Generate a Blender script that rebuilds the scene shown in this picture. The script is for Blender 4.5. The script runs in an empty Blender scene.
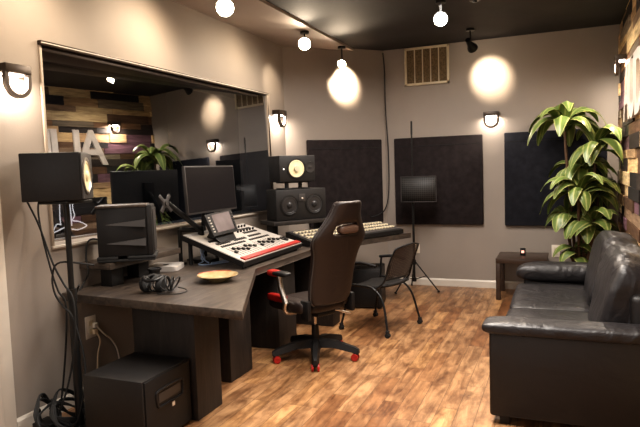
import bpy, bmesh, math, random
from math import pi, sin, cos, radians, sqrt
from mathutils import Vector, Matrix, noise

random.seed(7)
SC = bpy.context.scene
COL = SC.collection

# ------------------------------------------------------------------ materials
MATS = {}

def nt(name):
    m = bpy.data.materials.new(name)
    m.use_nodes = True
    n = m.node_tree
    b = n.nodes["Principled BSDF"]
    return m, n, b


def mat(name, col, rough=0.6, metal=0.0, var=0.0, vscale=8.0, bump=0.0, bscale=60.0, spec=0.5, coat=0.0, stretch=(1, 1, 1), col2=None):
    """plain surface with soft noise mottling and bump, in object space"""
    m, n, b = nt(name)
    b.inputs["Roughness"].default_value = rough
    b.inputs["Metallic"].default_value = metal
    b.inputs["Specular IOR Level"].default_value = spec
    b.inputs["Coat Weight"].default_value = coat
    c = (*col, 1)
    b.inputs["Base Color"].default_value = c
    tc = n.nodes.new("ShaderNodeTexCoord")
    mp = n.nodes.new("ShaderNodeMapping")
    mp.inputs["Scale"].default_value = stretch
    n.links.new(tc.outputs["Object"], mp.inputs["Vector"])
    if var > 0 or col2:
        t = n.nodes.new("ShaderNodeTexNoise")
        t.inputs["Scale"].default_value = vscale
        t.inputs["Detail"].default_value = 5
        n.links.new(mp.outputs[0], t.inputs["Vector"])
        r = n.nodes.new("ShaderNodeValToRGB")
        r.color_ramp.elements[0].position = 0.3
        r.color_ramp.elements[1].position = 0.7
        if col2:
            r.color_ramp.elements[0].color = c
            r.color_ramp.elements[1].color = (*col2, 1)
        else:
            r.color_ramp.elements[0].color = (*[x * (1 - var) for x in col], 1)
            r.color_ramp.elements[1].color = (*[min(1, x * (1 + var)) for x in col], 1)
        n.links.new(t.outputs["Fac"], r.inputs["Fac"])
        n.links.new(r.outputs[0], b.inputs["Base Color"])
    if bump > 0:
        t = n.nodes.new("ShaderNodeTexNoise")
        t.inputs["Scale"].default_value = bscale
        t.inputs["Detail"].default_value = 4
        n.links.new(mp.outputs[0], t.inputs["Vector"])
        bp = n.nodes.new("ShaderNodeBump")
        bp.inputs["Strength"].default_value = bump
        bp.inputs["Distance"].default_value = 0.02
        n.links.new(t.outputs["Fac"], bp.inputs["Height"])
        n.links.new(bp.outputs[0], b.inputs["Normal"])
    MATS[name] = m
    return m


def emis(name, col, strength):
    m, n, b = nt(name)
    b.inputs["Base Color"].default_value = (*col, 1)
    b.inputs["Emission Color"].default_value = (*col, 1)
    b.inputs["Emission Strength"].default_value = strength
    MATS[name] = m
    return m


def leather(name, col, rough=0.38, crease=0.5, cscale=5.0):
    m, n, b = nt(name)
    b.inputs["Base Color"].default_value = (*col, 1)
    b.inputs["Roughness"].default_value = rough
    tc = n.nodes.new("ShaderNodeTexCoord")
    w = n.nodes.new("ShaderNodeTexNoise"); w.inputs["Scale"].default_value = cscale
    w.inputs["Detail"].default_value = 3; w.inputs["Distortion"].default_value = 1.6
    v = n.nodes.new("ShaderNodeTexVoronoi"); v.inputs["Scale"].default_value = 140
    n.links.new(tc.outputs["Object"], w.inputs["Vector"])
    n.links.new(tc.outputs["Object"], v.inputs["Vector"])
    mx = n.nodes.new("ShaderNodeMath"); mx.operation = "MULTIPLY_ADD"
    mx.inputs[1].default_value = 0.04
    n.links.new(v.outputs["Distance"], mx.inputs[0]); n.links.new(w.outputs["Fac"], mx.inputs[2])
    bp = n.nodes.new("ShaderNodeBump"); bp.inputs["Strength"].default_value = crease
    bp.inputs["Distance"].default_value = 0.03
    n.links.new(mx.outputs[0], bp.inputs["Height"]); n.links.new(bp.outputs[0], b.inputs["Normal"])
    MATS[name] = m
    return m


def wood(name, c1, c2, rough=0.5, stretch=(2, 14, 14), scale=3.0, bump=0.15):
    m, n, b = nt(name)
    b.inputs["Roughness"].default_value = rough
    tc = n.nodes.new("ShaderNodeTexCoord")
    mp = n.nodes.new("ShaderNodeMapping"); mp.inputs["Scale"].default_value = stretch
    n.links.new(tc.outputs["Object"], mp.inputs["Vector"])
    t = n.nodes.new("ShaderNodeTexNoise"); t.inputs["Scale"].default_value = scale
    t.inputs["Detail"].default_value = 7; t.inputs["Distortion"].default_value = 0.8
    n.links.new(mp.outputs[0], t.inputs["Vector"])
    r = n.nodes.new("ShaderNodeValToRGB")
    r.color_ramp.elements[0].position = 0.32; r.color_ramp.elements[1].position = 0.68
    r.color_ramp.elements[0].color = (*c1, 1); r.color_ramp.elements[1].color = (*c2, 1)
    n.links.new(t.outputs["Fac"], r.inputs["Fac"]); n.links.new(r.outputs[0], b.inputs["Base Color"])
    bp = n.nodes.new("ShaderNodeBump"); bp.inputs["Strength"].default_value = bump; bp.inputs["Distance"].default_value = 0.01
    n.links.new(t.outputs["Fac"], bp.inputs["Height"]); n.links.new(bp.outputs[0], b.inputs["Normal"])
    MATS[name] = m
    return m


M_wall = mat("greige_paint", (0.30, 0.26, 0.225), 0.62, var=0.05, vscale=1.6, bump=0.04, bscale=90)
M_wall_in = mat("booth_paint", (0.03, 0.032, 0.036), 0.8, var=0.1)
M_ceil = mat("black_ceiling_paint", (0.0288, 0.0272, 0.0288), 0.75, var=0.2, vscale=2.5, bump=0.05, bscale=40)
M_soffit = mat("soffit_paint", (0.42, 0.36, 0.32), 0.6, var=0.06, vscale=2)
M_white = mat("white_trim_paint", (0.62, 0.57, 0.50), 0.45, var=0.05, vscale=6)
M_beige = mat("window_trim_paint", (0.34, 0.28, 0.22), 0.5, var=0.08, vscale=6)
M_bronze = mat("dark_bronze_metal", (0.06, 0.045, 0.035), 0.4, metal=0.5)
M_black = mat("black_plastic", (0.0104, 0.0096, 0.0096), 0.48, var=0.1, spec=0.35)
M_blackm = mat("black_metal", (0.02, 0.02, 0.02), 0.35, metal=0.4)
M_rubber = mat("black_rubber", (0.012, 0.012, 0.012), 0.75)
M_cab = mat("charcoal_vinyl_cabinet", (0.0111, 0.0095, 0.0090), 0.55, var=0.15, vscale=30, bump=0.08, bscale=300)
M_cabl = mat("grey_baffle", (0.0450, 0.0408, 0.0390), 0.5, var=0.1)
M_panel = mat("charcoal_acoustic_fabric", (0.0260, 0.0208, 0.0213), 0.95, var=0.22, vscale=14, bump=0.25, bscale=420, spec=0.15)
M_panelb = mat("blue_black_acoustic_fabric", (0.0190, 0.0197, 0.0252), 0.95, var=0.2, vscale=14, bump=0.25, bscale=420, spec=0.15)
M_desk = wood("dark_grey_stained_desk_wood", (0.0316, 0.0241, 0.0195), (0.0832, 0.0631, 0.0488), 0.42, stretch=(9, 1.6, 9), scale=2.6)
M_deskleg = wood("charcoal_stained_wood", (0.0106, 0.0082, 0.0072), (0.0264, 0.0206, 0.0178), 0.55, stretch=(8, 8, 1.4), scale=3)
M_espresso = wood("espresso_laminate", (0.0315, 0.0182, 0.0126), (0.0525, 0.0315, 0.0210), 0.35, stretch=(2, 10, 10), bump=0.05)
M_sofa = leather("brown_black_leather", (0.0058, 0.0042, 0.0040), 0.5, 0.10, 4)
M_sofas = leather("charcoal_leather_cushion", (0.0124, 0.0108, 0.0119), 0.42, 0.5, 5.0)
M_chairl = leather("dark_brown_leatherette", (0.0192, 0.0120, 0.0101), 0.45, 0.12, 9)
M_red = mat("red_plastic", (0.3200, 0.0144, 0.0096), 0.4, var=0.1)
M_chrome = mat("brushed_metal", (0.55, 0.5, 0.45), 0.3, metal=1.0)
M_silver = mat("silver_aluminium", (0.62, 0.58, 0.54), 0.35, metal=0.35, var=0.04)
M_console = mat("pale_grey_console_face", (0.3536, 0.3264, 0.2924), 0.45, var=0.08, vscale=12)
M_cone = mat("pale_speaker_cone", (0.75, 0.66, 0.42), 0.5, var=0.12, vscale=20)
M_coned = mat("dark_speaker_cone", (0.03, 0.028, 0.028), 0.35)
M_screen = mat("dark_glossy_screen", (0.016, 0.014, 0.015), 0.25, spec=0.25)
M_screeng = mat("grey_small_screen", (0.12, 0.10, 0.10), 0.2, spec=0.6, col2=(0.2, 0.17, 0.17), vscale=5)
M_plate = mat("ivory_wall_plate", (0.75, 0.68, 0.58), 0.4)
M_keyw = mat("cream_key_plastic", (0.62, 0.54, 0.38), 0.4, var=0.06)
M_bowl = mat("amber_glazed_ceramic", (0.30, 0.19, 0.08), 0.25, var=0.35, vscale=18, coat=0.4, col2=(0.40, 0.33, 0.18))
M_bowlr = mat("red_brown_rim_glaze", (0.32, 0.06, 0.02), 0.3)
M_pot = mat("dark_plant_pot", (0.03, 0.026, 0.024), 0.5)
M_soil = mat("soil", (0.02, 0.013, 0.009), 0.95, bump=0.6, bscale=50)
M_stem = mat("brown_plant_cane", (0.10, 0.055, 0.03), 0.7, var=0.3, vscale=30, bump=0.3)
M_letter = mat("pale_letter_board", (0.75, 0.68, 0.62), 0.5, var=0.12, vscale=9)
M_pink = emis("pink_glow", (1.0, 0.45, 0.35), 0.6)
M_neon = emis("white_line_glow", (1.0, 0.93, 0.9), 0.6)
M_lamp = emis("warm_lamp_glow", (1.0, 0.86, 0.66), 28)
M_lampc = emis("white_lamp_glow", (1.0, 0.93, 0.86), 6)
M_blue = mat("pale_blue_cable", (0.35, 0.45, 0.62), 0.4)
M_ivcable = mat("ivory_cable", (0.66, 0.52, 0.36), 0.5)
M_poster = mat("black_poster_board", (0.008, 0.008, 0.009), 0.4)


def floor_material():
    m, n, b = nt("wood_plank_floor")
    N = n.nodes.new; L = n.links.new
    tc = N("ShaderNodeTexCoord")
    mp = N("ShaderNodeMapping"); mp.inputs["Rotation"].default_value = (0, 0, pi / 2)
    L(tc.outputs["Object"], mp.inputs["Vector"])
    br = N("ShaderNodeTexBrick")
    br.offset = 0.37; br.offset_frequency = 3; br.squash = 1.0
    br.inputs["Scale"].default_value = 1.0
    br.inputs["Brick Width"].default_value = 0.70
    br.inputs["Row Height"].default_value = 0.125
    br.inputs["Mortar Size"].default_value = 0.0015
    br.inputs["Mortar Smooth"].default_value = 0.2
    br.inputs["Bias"].default_value = 0.0
    br.inputs["Color1"].default_value = (0, 0, 0, 1); br.inputs["Color2"].default_value = (1, 1, 1, 1)
    br.inputs["Mortar"].default_value = (0.1, 0.1, 0.1, 1)
    L(mp.outputs[0], br.inputs["Vector"])
    # streaky grain along the planks
    mg = N("ShaderNodeMapping"); mg.inputs["Scale"].default_value = (10, 1.5, 1)
    L(tc.outputs["Object"], mg.inputs["Vector"])
    off = N("ShaderNodeVectorMath"); off.operation = "ADD"
    sc = N("ShaderNodeVectorMath"); sc.operation = "SCALE"; sc.inputs["Scale"].default_value = 37.0
    L(br.outputs["Color"], sc.inputs[0]); L(sc.outputs[0], off.inputs[0]); L(mg.outputs[0], off.inputs[1])
    g = N("ShaderNodeTexNoise"); g.inputs["Scale"].default_value = 1.6; g.inputs["Detail"].default_value = 8
    g.inputs["Roughness"].default_value = 0.62; g.inputs["Distortion"].default_value = 0.9
    L(off.outputs[0], g.inputs["Vector"])
    r1 = N("ShaderNodeValToRGB")
    e = r1.color_ramp.elements
    e[0].position = 0.0; e[0].color = (0.22, 0.105, 0.045, 1)
    e[1].position = 1.0; e[1].color = (0.460, 0.280, 0.135, 1)
    for p_, c_ in ((0.18, (0.30, 0.165, 0.08, 1)), (0.5, (0.380, 0.235, 0.125, 1)), (0.75, (0.270, 0.150, 0.075, 1))):
        x = e.new(p_); x.color = c_
    L(br.outputs["Color"], r1.inputs["Fac"])
    r2 = N("ShaderNodeValToRGB")
    r2.color_ramp.elements[0].position = 0.34; r2.color_ramp.elements[0].color = (0.36, 0.27, 0.20, 1)
    r2.color_ramp.elements[1].position = 0.62; r2.color_ramp.elements[1].color = (1.0, 0.93, 0.84, 1)
    L(g.outputs["Fac"], r2.inputs["Fac"])
    mx = N("ShaderNodeMix"); mx.data_type = "RGBA"; mx.blend_type = "MULTIPLY"; mx.inputs[0].default_value = 0.92
    L(r1.outputs[0], mx.inputs[6]); L(r2.outputs[0], mx.inputs[7])
    dk = N("ShaderNodeMix"); dk.data_type = "RGBA"; dk.blend_type = "MIX"
    mo = N("ShaderNodeMapping"); mo.inputs["Scale"].default_value = (7, 3.2, 1)
    L(tc.outputs["Object"], mo.inputs["Vector"])
    pn = N("ShaderNodeTexNoise"); pn.inputs["Scale"].default_value = 1.3; pn.inputs["Detail"].default_value = 5; pn.inputs["Roughness"].default_value = 0.65
    L(mo.outputs[0], pn.inputs["Vector"])
    pr = N("ShaderNodeValToRGB"); pr.color_ramp.elements[0].position = 0.36; pr.color_ramp.elements[0].color = (0.55, 0.48, 0.45, 1)
    pr.color_ramp.elements[1].position = 0.56; pr.color_ramp.elements[1].color = (1.04, 1.05, 1.08, 1)
    L(pn.outputs["Fac"], pr.inputs["Fac"])
    m2 = N("ShaderNodeMix"); m2.data_type = "RGBA"; m2.blend_type = "MULTIPLY"; m2.inputs[0].default_value = 1
    L(mx.outputs[2], m2.inputs[6]); L(pr.outputs[0], m2.inputs[7])
    L(br.outputs["Fac"], dk.inputs[0]); L(m2.outputs[2], dk.inputs[6]); dk.inputs[7].default_value = (0.05, 0.025, 0.012, 1)
    L(dk.outputs[2], b.inputs["Base Color"])
    b.inputs["Roughness"].default_value = 0.36
    bp = N("ShaderNodeBump"); bp.inputs["Strength"].default_value = 0.12; bp.inputs["Distance"].default_value = 0.01
    L(g.outputs["Fac"], bp.inputs["Height"]); L(bp.outputs[0], b.inputs["Normal"])
    return m


def plank_wall_material():
    m, n, b = nt("reclaimed_plank_wall")
    N = n.nodes.new; L = n.links.new
    at = N("ShaderNodeAttribute"); at.attribute_name = "plank_color"
    tc = N("ShaderNodeTexCoord")
    mp = N("ShaderNodeMapping"); mp.inputs["Scale"].default_value = (10, 3, 26)
    L(tc.outputs["Object"], mp.inputs["Vector"])
    g = N("ShaderNodeTexNoise"); g.inputs["Scale"].default_value = 1.5; g.inputs["Detail"].default_value = 7
    L(mp.outputs[0], g.inputs["Vector"])
    r = N("ShaderNodeValToRGB")
    r.color_ramp.elements[0].position = 0.3; r.color_ramp.elements[0].color = (0.55, 0.5, 0.46, 1)
    r.color_ramp.elements[1].position = 0.7; r.color_ramp.elements[1].color = (1.15, 1.12, 1.05, 1)
    L(g.outputs["Fac"], r.inputs["Fac"])
    mx = N("ShaderNodeMix"); mx.data_type = "RGBA"; mx.blend_type = "MULTIPLY"; mx.inputs[0].default_value = 1
    L(at.outputs["Color"], mx.inputs[6]); L(r.outputs[0], mx.inputs[7])
    L(mx.outputs[2], b.inputs["Base Color"])
    b.inputs["Roughness"].default_value = 0.7
    return m


def glass_material():
    m = bpy.data.materials.new("control_window_glass")
    m.use_nodes = True
    n = m.node_tree
    n.nodes.clear()
    N = n.nodes.new; L = n.links.new
    o = N("ShaderNodeOutputMaterial"); mx = N("ShaderNodeMixShader")
    gl = N("ShaderNodeBsdfGlossy"); gl.inputs["Roughness"].default_value = 0.0
    gl.inputs["Color"].default_value = (0.95, 0.97, 1, 1)
    tr = N("ShaderNodeBsdfTransparent"); tr.inputs["Color"].default_value = (0.5, 0.53, 0.56, 1)
    lw = N("ShaderNodeLayerWeight"); lw.inputs["Blend"].default_value = 0.25
    ma = N("ShaderNodeMath"); ma.operation = "MULTIPLY_ADD"; ma.inputs[1].default_value = 0.5; ma.inputs[2].default_value = 0.38
    L(lw.outputs["Fresnel"], ma.inputs[0]); L(ma.outputs[0], mx.inputs[0])
    L(tr.outputs[0], mx.inputs[1]); L(gl.outputs[0], mx.inputs[2]); L(mx.outputs[0], o.inputs["Surface"])
    return m


def leaf_material():
    m, n, b = nt("striped_dracaena_leaf")
    N = n.nodes.new; L = n.links.new
    uv = N("ShaderNodeUVMap"); uv.uv_map = "UVMap"
    sp = N("ShaderNodeSeparateXYZ"); L(uv.outputs[0], sp.inputs[0])
    r = N("ShaderNodeValToRGB")
    e = r.color_ramp.elements
    e[0].position = 0.0; e[0].color = (0.42, 0.42, 0.16, 1)
    e[1].position = 1.0; e[1].color = (0.42, 0.42, 0.16, 1)
    for p_, c_ in ((0.12, (0.10, 0.15, 0.035, 1)), (0.4, (0.13, 0.19, 0.05, 1)), (0.5, (0.40, 0.42, 0.16, 1)), (0.6, (0.13, 0.19, 0.05, 1)), (0.88, (0.10, 0.15, 0.035, 1))):
        x = e.new(p_); x.color = c_
    L(sp.outputs[0], r.inputs["Fac"]); L(r.outputs[0], b.inputs["Base Color"])
    b.inputs["Roughness"].default_value = 0.38
    return m


def mesh_fabric_material():
    m, n, b = nt("perforated_black_plastic")
    b.inputs["Base Color"].default_value = (0.05, 0.035, 0.03, 1)
    b.inputs["Roughness"].default_value = 0.5
    N = n.nodes.new; L = n.links.new
    uv = N("ShaderNodeUVMap"); uv.uv_map = "UVMap"
    v = N("ShaderNodeTexVoronoi"); v.inputs["Scale"].default_value = 20; v.inputs["Randomness"].default_value = 0
    L(uv.outputs[0], v.inputs["Vector"])
    g = N("ShaderNodeMath"); g.operation = "GREATER_THAN"; g.inputs[1].default_value = 0.38
    L(v.outputs["Distance"], g.inputs[0]); L(g.outputs[0], b.inputs["Alpha"])
    return m


def grille_material(name, col, hole, scale):
    """dark grid pattern from object coordinates"""
    m, n, b = nt(name)
    N = n.nodes.new; L = n.links.new
    tc = N("ShaderNodeTexCoord")
    ck = N("ShaderNodeTexBrick"); ck.offset = 0
    ck.inputs["Scale"].default_value = scale
    ck.inputs["Brick Width"].default_value = 1; ck.inputs["Row Height"].default_value = 1
    ck.inputs["Mortar Size"].default_value = 0.12
    ck.inputs["Color1"].default_value = (*hole, 1); ck.inputs["Color2"].default_value = (*hole, 1)
    ck.inputs["Mortar"].default_value = (*col, 1)
    cx = N("ShaderNodeSeparateXYZ"); cb = N("ShaderNodeCombineXYZ")
    L(tc.outputs["Object"], cx.inputs[0])
    L(cx.outputs[0], cb.inputs[0]); L(cx.outputs[2], cb.inputs[1])
    L(cb.outputs[0], ck.inputs["Vector"]); L(ck.outputs["Color"], b.inputs["Base Color"])
    b.inputs["Roughness"].default_value = 0.6
    return m


M_floor = floor_material()
M_plank = plank_wall_material()
M_glass = glass_material()
M_leaf = leaf_material()
M_perf = mesh_fabric_material()
M_grid = grille_material("black_grid_foam", (0.045, 0.042, 0.04), (0.008, 0.008, 0.008), 38)
M_filter = mat("tan_furnace_filter", (0.16, 0.115, 0.06), 0.9, var=0.4, vscale=60, bump=0.3, bscale=120)

# ------------------------------------------------------------------ mesh builder


def sm(pts, k=6):
    """Catmull-Rom smoothing of a polyline"""
    P = [Vector(p) for p in pts]
    if len(P) < 3:
        return P
    P = [P[0] * 2 - P[1]] + P + [P[-1] * 2 - P[-2]]
    out = []
    for i in range(1, len(P) - 2):
        a, b, c, d = P[i - 1:i + 3]
        for j in range(k):
            t = j / k
            out.append(0.5 * ((2 * b) + (-a + c) * t + (2 * a - 5 * b + 4 * c - d) * t * t + (-a + 3 * b - 3 * c + d) * t ** 3))
    out.append(P[-2])
    return out


class MB:
    def __init__(s):
        s.bm = bmesh.new()

    def _xf(s, vs, T):
        if T is not None:
            for v in vs:
                v.co = T @ v.co

    def box(s, lo, hi, bev=0.0, T=None, seg=2):
        r = bmesh.ops.create_cube(s.bm, size=1)
        vs = r["verts"]
        lo = Vector(lo); hi = Vector(hi)
        c = (lo + hi) / 2; d = hi - lo
        for v in vs:
            v.co = Vector((v.co.x * d.x, v.co.y * d.y, v.co.z * d.z)) + c
        if bev > 0:
            es = list({e for v in vs for e in v.link_edges})
            r = bmesh.ops.bevel(s.bm, geom=es, offset=min(bev, min(d) * 0.49), segments=seg, profile=0.5, affect="EDGES")
            vs = list({v for f in r["faces"] for v in f.verts} | {v for v in vs if v.is_valid})
        s._xf(vs, T)
        return s

    def cyl(s, p0, p1, r0, r1=None, n=20, cap=True, T=None):
        r1 = r0 if r1 is None else r1
        p0 = Vector(p0); p1 = Vector(p1)
        if T is not None:
            p0 = T @ p0; p1 = T @ p1
        d = p1 - p0
        q = d.to_track_quat("Z", "Y")
        rings = []
        for p, r in ((p0, r0), (p1, r1)):
            rings.append([s.bm.verts.new(p + q @ Vector((r * cos(2 * pi * i / n), r * sin(2 * pi * i / n), 0))) for i in range(n)])
        for i in range(n):
            j = (i + 1) % n
            s.bm.faces.new((rings[0][i], rings[0][j], rings[1][j], rings[1][i]))
        if cap:
            s.bm.faces.new(rings[0][::-1]); s.bm.faces.new(rings[1])
        return s

    def tube(s, pts, r, n=8, smooth=6, closed=False, T=None):
        P = sm(pts, smooth) if smooth else [Vector(p) for p in pts]
        if T is not None:
            P = [T @ p for p in P]
        rr = r if callable(r) else (lambda t: r)
        rings = []
        up = Vector((0.13, 0.21, 0.97))
        prev = None
        for i, p in enumerate(P):
            a = P[max(0, i - 1)]; b = P[min(len(P) - 1, i + 1)]
            d = (b - a).normalized()
            if prev is None:
                x = d.cross(up)
                if x.length < 0.1:
                    x = d.cross(Vector((1, 0, 0)))
            else:
                x = prev - d * prev.dot(d)
            x.normalize(); prev = x
            y = d.cross(x)
            R = rr(i / max(1, len(P) - 1))
            rings.append([s.bm.verts.new(p + (x * cos(2 * pi * k / n) + y * sin(2 * pi * k / n)) * R) for k in range(n)])
        for a, b in zip(rings, rings[1:]):
            for k in range(n):
                j = (k + 1) % n
                s.bm.faces.new((a[k], a[j], b[j], b[k]))
        s.bm.faces.new(rings[0][::-1]); s.bm.faces.new(rings[-1])
        return s

    def lathe(s, prof, c=(0, 0, 0), n=32, T=None, axis=None):
        """prof: list of (r, z); axis: rotation matrix applied before c"""
        rings = []
        A = axis if axis is not None else Matrix.Identity(3)
        c = Vector(c)
        for r, z in prof:
            if r < 1e-5:
                v = c + A @ Vector((0, 0, z))
                rings.append([s.bm.verts.new(T @ v if T is not None else v)])
            else:
                ring = []
                for k in range(n):
                    v = c + A @ Vector((r * cos(2 * pi * k / n), r * sin(2 * pi * k / n), z))
                    ring.append(s.bm.verts.new(T @ v if T is not None else v))
                rings.append(ring)
        for a, b in zip(rings, rings[1:]):
            for k in range(n):
                j = (k + 1) % n
                if len(a) == 1 and len(b) == 1:
                    continue
                if len(a) == 1:
                    s.bm.faces.new((a[0], b[k], b[j]))
                elif len(b) == 1:
                    s.bm.faces.new((a[k], a[j], b[0]))
                else:
                    s.bm.faces.new((a[k], a[j], b[j], b[k]))
        return s

    def prism(s, poly, z0, z1, bev=0.0, T=None):
        a = [s.bm.verts.new((x, y, z0)) for x, y in poly]
        b = [s.bm.verts.new((x, y, z1)) for x, y in poly]
        fs = [s.bm.faces.new(a[::-1]), s.bm.faces.new(b)]
        n = len(poly)
        for i in range(n):
            j = (i + 1) % n
            fs.append(s.bm.faces.new((a[i], a[j], b[j], b[i])))
        vs = a + b
        if bev > 0:
            es = list({e for f in fs for e in f.edges})
            r = bmesh.ops.bevel(s.bm, geom=es, offset=bev, segments=2, profile=0.5, affect="EDGES")
            vs = list({v for f in r["faces"] for v in f.verts} | {v for v in vs if v.is_valid})
        s._xf(vs, T)
        return s

    def hexa(s, b4, t4):
        """box from 4 bottom corners and 4 top corners"""
        a = [s.bm.verts.new(p) for p in b4]; b = [s.bm.verts.new(p) for p in t4]
        s.bm.faces.new(a[::-1]); s.bm.faces.new(b)
        for i in range(4):
            j = (i + 1) % 4
            s.bm.faces.new((a[i], a[j], b[j], b[i]))
        return s

    def pillow(s, c, size, e=0.35, n=26, T=None, wr=0.0, ws=4.0, seed=0, e2=None):
        """superellipsoid cushion with optional wrinkles"""
        c = Vector(c); e2 = e if e2 is None else e2
        rings = []
        f = lambda w, p: (abs(w) ** p) * (1 if w >= 0 else -1)
        for i in range(n + 1):
            v = -pi / 2 + pi * i / n
            ring = []
            for k in range(2 * n):
                u = 2 * pi * k / (2 * n)
                q = Vector((f(cos(v), e2) * f(cos(u), e) * size[0] / 2, f(cos(v), e2) * f(sin(u), e) * size[1] / 2, f(sin(v), e2) * size[2] / 2))
                if wr:
                    q += q.normalized() * wr * (noise.noise(q * ws + Vector((seed, 0, 0))) + 0.5 * noise.noise(q * ws * 2.3))
                q += c
                if T is not None:
                    q = T @ q
                ring.append(q)
            rings.append(ring)
        top = s.bm.verts.new(rings[-1][0]); bot = s.bm.verts.new(rings[0][0])
        vr = [[s.bm.verts.new(q) for q in r] for r in rings[1:-1]]
        m = 2 * n
        for a, b in zip(vr, vr[1:]):
            for k in range(m):
                j = (k + 1) % m
                s.bm.faces.new((a[k], a[j], b[j], b[k]))
        for k in range(m):
            j = (k + 1) % m
            s.bm.faces.new((bot, vr[0][j], vr[0][k])); s.bm.faces.new((top, vr[-1][k], vr[-1][j]))
        return s

    def build(s, name, m, parent=None, smooth=True, ang=38, mats=None):
        bmesh.ops.recalc_face_normals(s.bm, faces=s.bm.faces)
        me = bpy.data.meshes.new(name)
        s.bm.to_mesh(me); s.bm.free()
        if smooth:
            me.shade_smooth()
            me.set_sharp_from_angle(angle=radians(ang))
        me.materials.append(m)
        for x in mats or []:
            me.materials.append(x)
        o = bpy.data.objects.new(name, me)
        COL.objects.link(o)
        if parent is not None:
            o.parent = parent
        return o


def tag(o, label, cat, group=None):
    o["label"] = label; o["category"] = cat
    if group:
        o["group"] = group
    return o


def thing(name, label, cat, loc=(0, 0, 0), rz=0.0, group=None, rot=None):
    o = bpy.data.objects.new(name, None)
    COL.objects.link(o)
    o.empty_display_size = 0.1
    o.location = loc
    o.rotation_euler = rot if rot else (0, 0, rz)
    return tag(o, label, cat, group)


def struct(o):
    o["kind"] = "structure"
    return o


def RT(loc=(0, 0, 0), rx=0, ry=0, rz=0):
    return Matrix.Translation(Vector(loc)) @ Matrix.Rotation(rz, 4, "Z") @ Matrix.Rotation(ry, 4, "Y") @ Matrix.Rotation(rx, 4, "X")


AX = {"x": Matrix.Rotation(pi / 2, 3, "Y"), "-y": Matrix.Rotation(pi / 2, 3, "X"), "-x": Matrix.Rotation(-pi / 2, 3, "Y")}

# ------------------------------------------------------------------ room shell
LX, RX, BY, FY, H = -3.17, 0.645, 7.705, -1.6, 3.16
WY0, WY1, WZ0, WZ1 = 2.93, 6.12, 1.14, 2.475
CY = 6.61  # where the left wall turns


def sbox(name, m, *boxes, bev=0.0):
    b = MB()
    for lo, hi in boxes:
        b.box(lo, hi, bev)
    return struct(b.build(name, m, smooth=False))


sbox("floor", M_floor, ((-5.4, FY - 0.1, -0.1), (RX + 0.1, BY + 0.1, 0)))
sbox("ceiling", M_ceil, ((-5.4, FY - 0.1, H), (RX + 0.1, BY + 0.1, H + 0.1)))
sbox("wall_left", M_wall,
     ((LX - 0.38, FY, 0), (LX, WY0, H)), ((LX - 0.38, WY1, 0), (LX, CY, H)),
     ((LX - 0.38, WY0, 0), (LX, WY1, WZ0)), ((LX - 0.38, WY0, WZ1), (LX, WY1, H)))
b = MB(); b.prism([(LX - 0.38, CY), (LX, CY), (-2.2, BY), (-2.2, BY + 0.1), (LX - 0.38, BY + 0.1)], 0, H)
struct(b.build("wall_angled", M_wall, smooth=False))
sbox("wall_back", M_wall, ((-2.2, BY, 0), (RX + 0.1, BY + 0.1, H)))
sbox("wall_front", M_wall, ((LX - 0.38, FY - 0.1, 0), (RX + 0.1, FY, H)))
# grey painted drop over the left wall; its edge runs parallel to the wall
b = MB(); b.prism([(LX, FY), (-2.5, FY), (-2.5, 7.36), (LX, CY)], H - 0.03, H)
struct(b.build("trim_1", M_soffit, smooth=False))

# reclaimed plank wall on the right: rows of boards of mixed length, depth and colour
bm = bmesh.new()
cl = bm.loops.layers.float_color.new("plank_color")
pal = [(0.85, 0.62, 0.34), (0.95, 0.76, 0.46), (0.62, 0.43, 0.25), (0.26, 0.15, 0.085), (0.045, 0.032, 0.028),
       (0.20, 0.11, 0.15), (0.36, 0.25, 0.17), (0.85, 0.66, 0.40), (0.03, 0.026, 0.028), (0.15, 0.085, 0.05), (0.30, 0.25, 0.19)]
z = 0.0
rw = random.Random(11)
while z < H:
    hh = rw.choice((0.09, 0.115, 0.14))
    z1 = min(H, z + hh)
    y = BY - rw.uniform(0, 0.3)
    ys = [BY]
    while y > FY:
        ys.append(y); y -= rw.uniform(0.3, 1.05)
    ys.append(FY)
    for ya, yb in zip(ys, ys[1:]):
        c = rw.choice(pal); k = rw.uniform(0.75, 1.2)
        d = rw.choice((0.0, 0.008, 0.016, 0.022))
        r = bmesh.ops.create_cube(bm, size=1)
        for v in r["verts"]:
            v.co = Vector((RX + 0.05 - d / 2 + v.co.x * (0.1 + d), (ya + yb) / 2 + v.co.y * (ya - yb - 0.004), (z + z1) / 2 + v.co.z * (z1 - z - 0.003)))
        for f in {f for v in r["verts"] for f in v.link_faces}:
            for lp in f.loops:
                lp[cl] = (c[0] * k, c[1] * k, c[2] * k, 1)
    z = z1
me = bpy.data.meshes.new("wall_right"); bm.to_mesh(me); bm.free(); me.materials.append(M_plank)
o = bpy.data.objects.new("wall_right", me); COL.objects.link(o); struct(o)

# the dark live room behind the window
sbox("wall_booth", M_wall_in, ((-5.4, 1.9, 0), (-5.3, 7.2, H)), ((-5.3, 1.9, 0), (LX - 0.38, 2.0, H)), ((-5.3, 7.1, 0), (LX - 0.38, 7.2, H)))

bl = bpy.data.lights.new("booth_fill_light", "AREA"); bl.energy = 10; bl.size = 1.0; bl.color = (0.6, 0.75, 1)  # added blue fill, no real lamp there; puts a faint veil behind the glass
bo_ = bpy.data.objects.new("booth_fill_light", bl); COL.objects.link(bo_); bo_.location = (-4.5, 3.4, 3.0)

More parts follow.
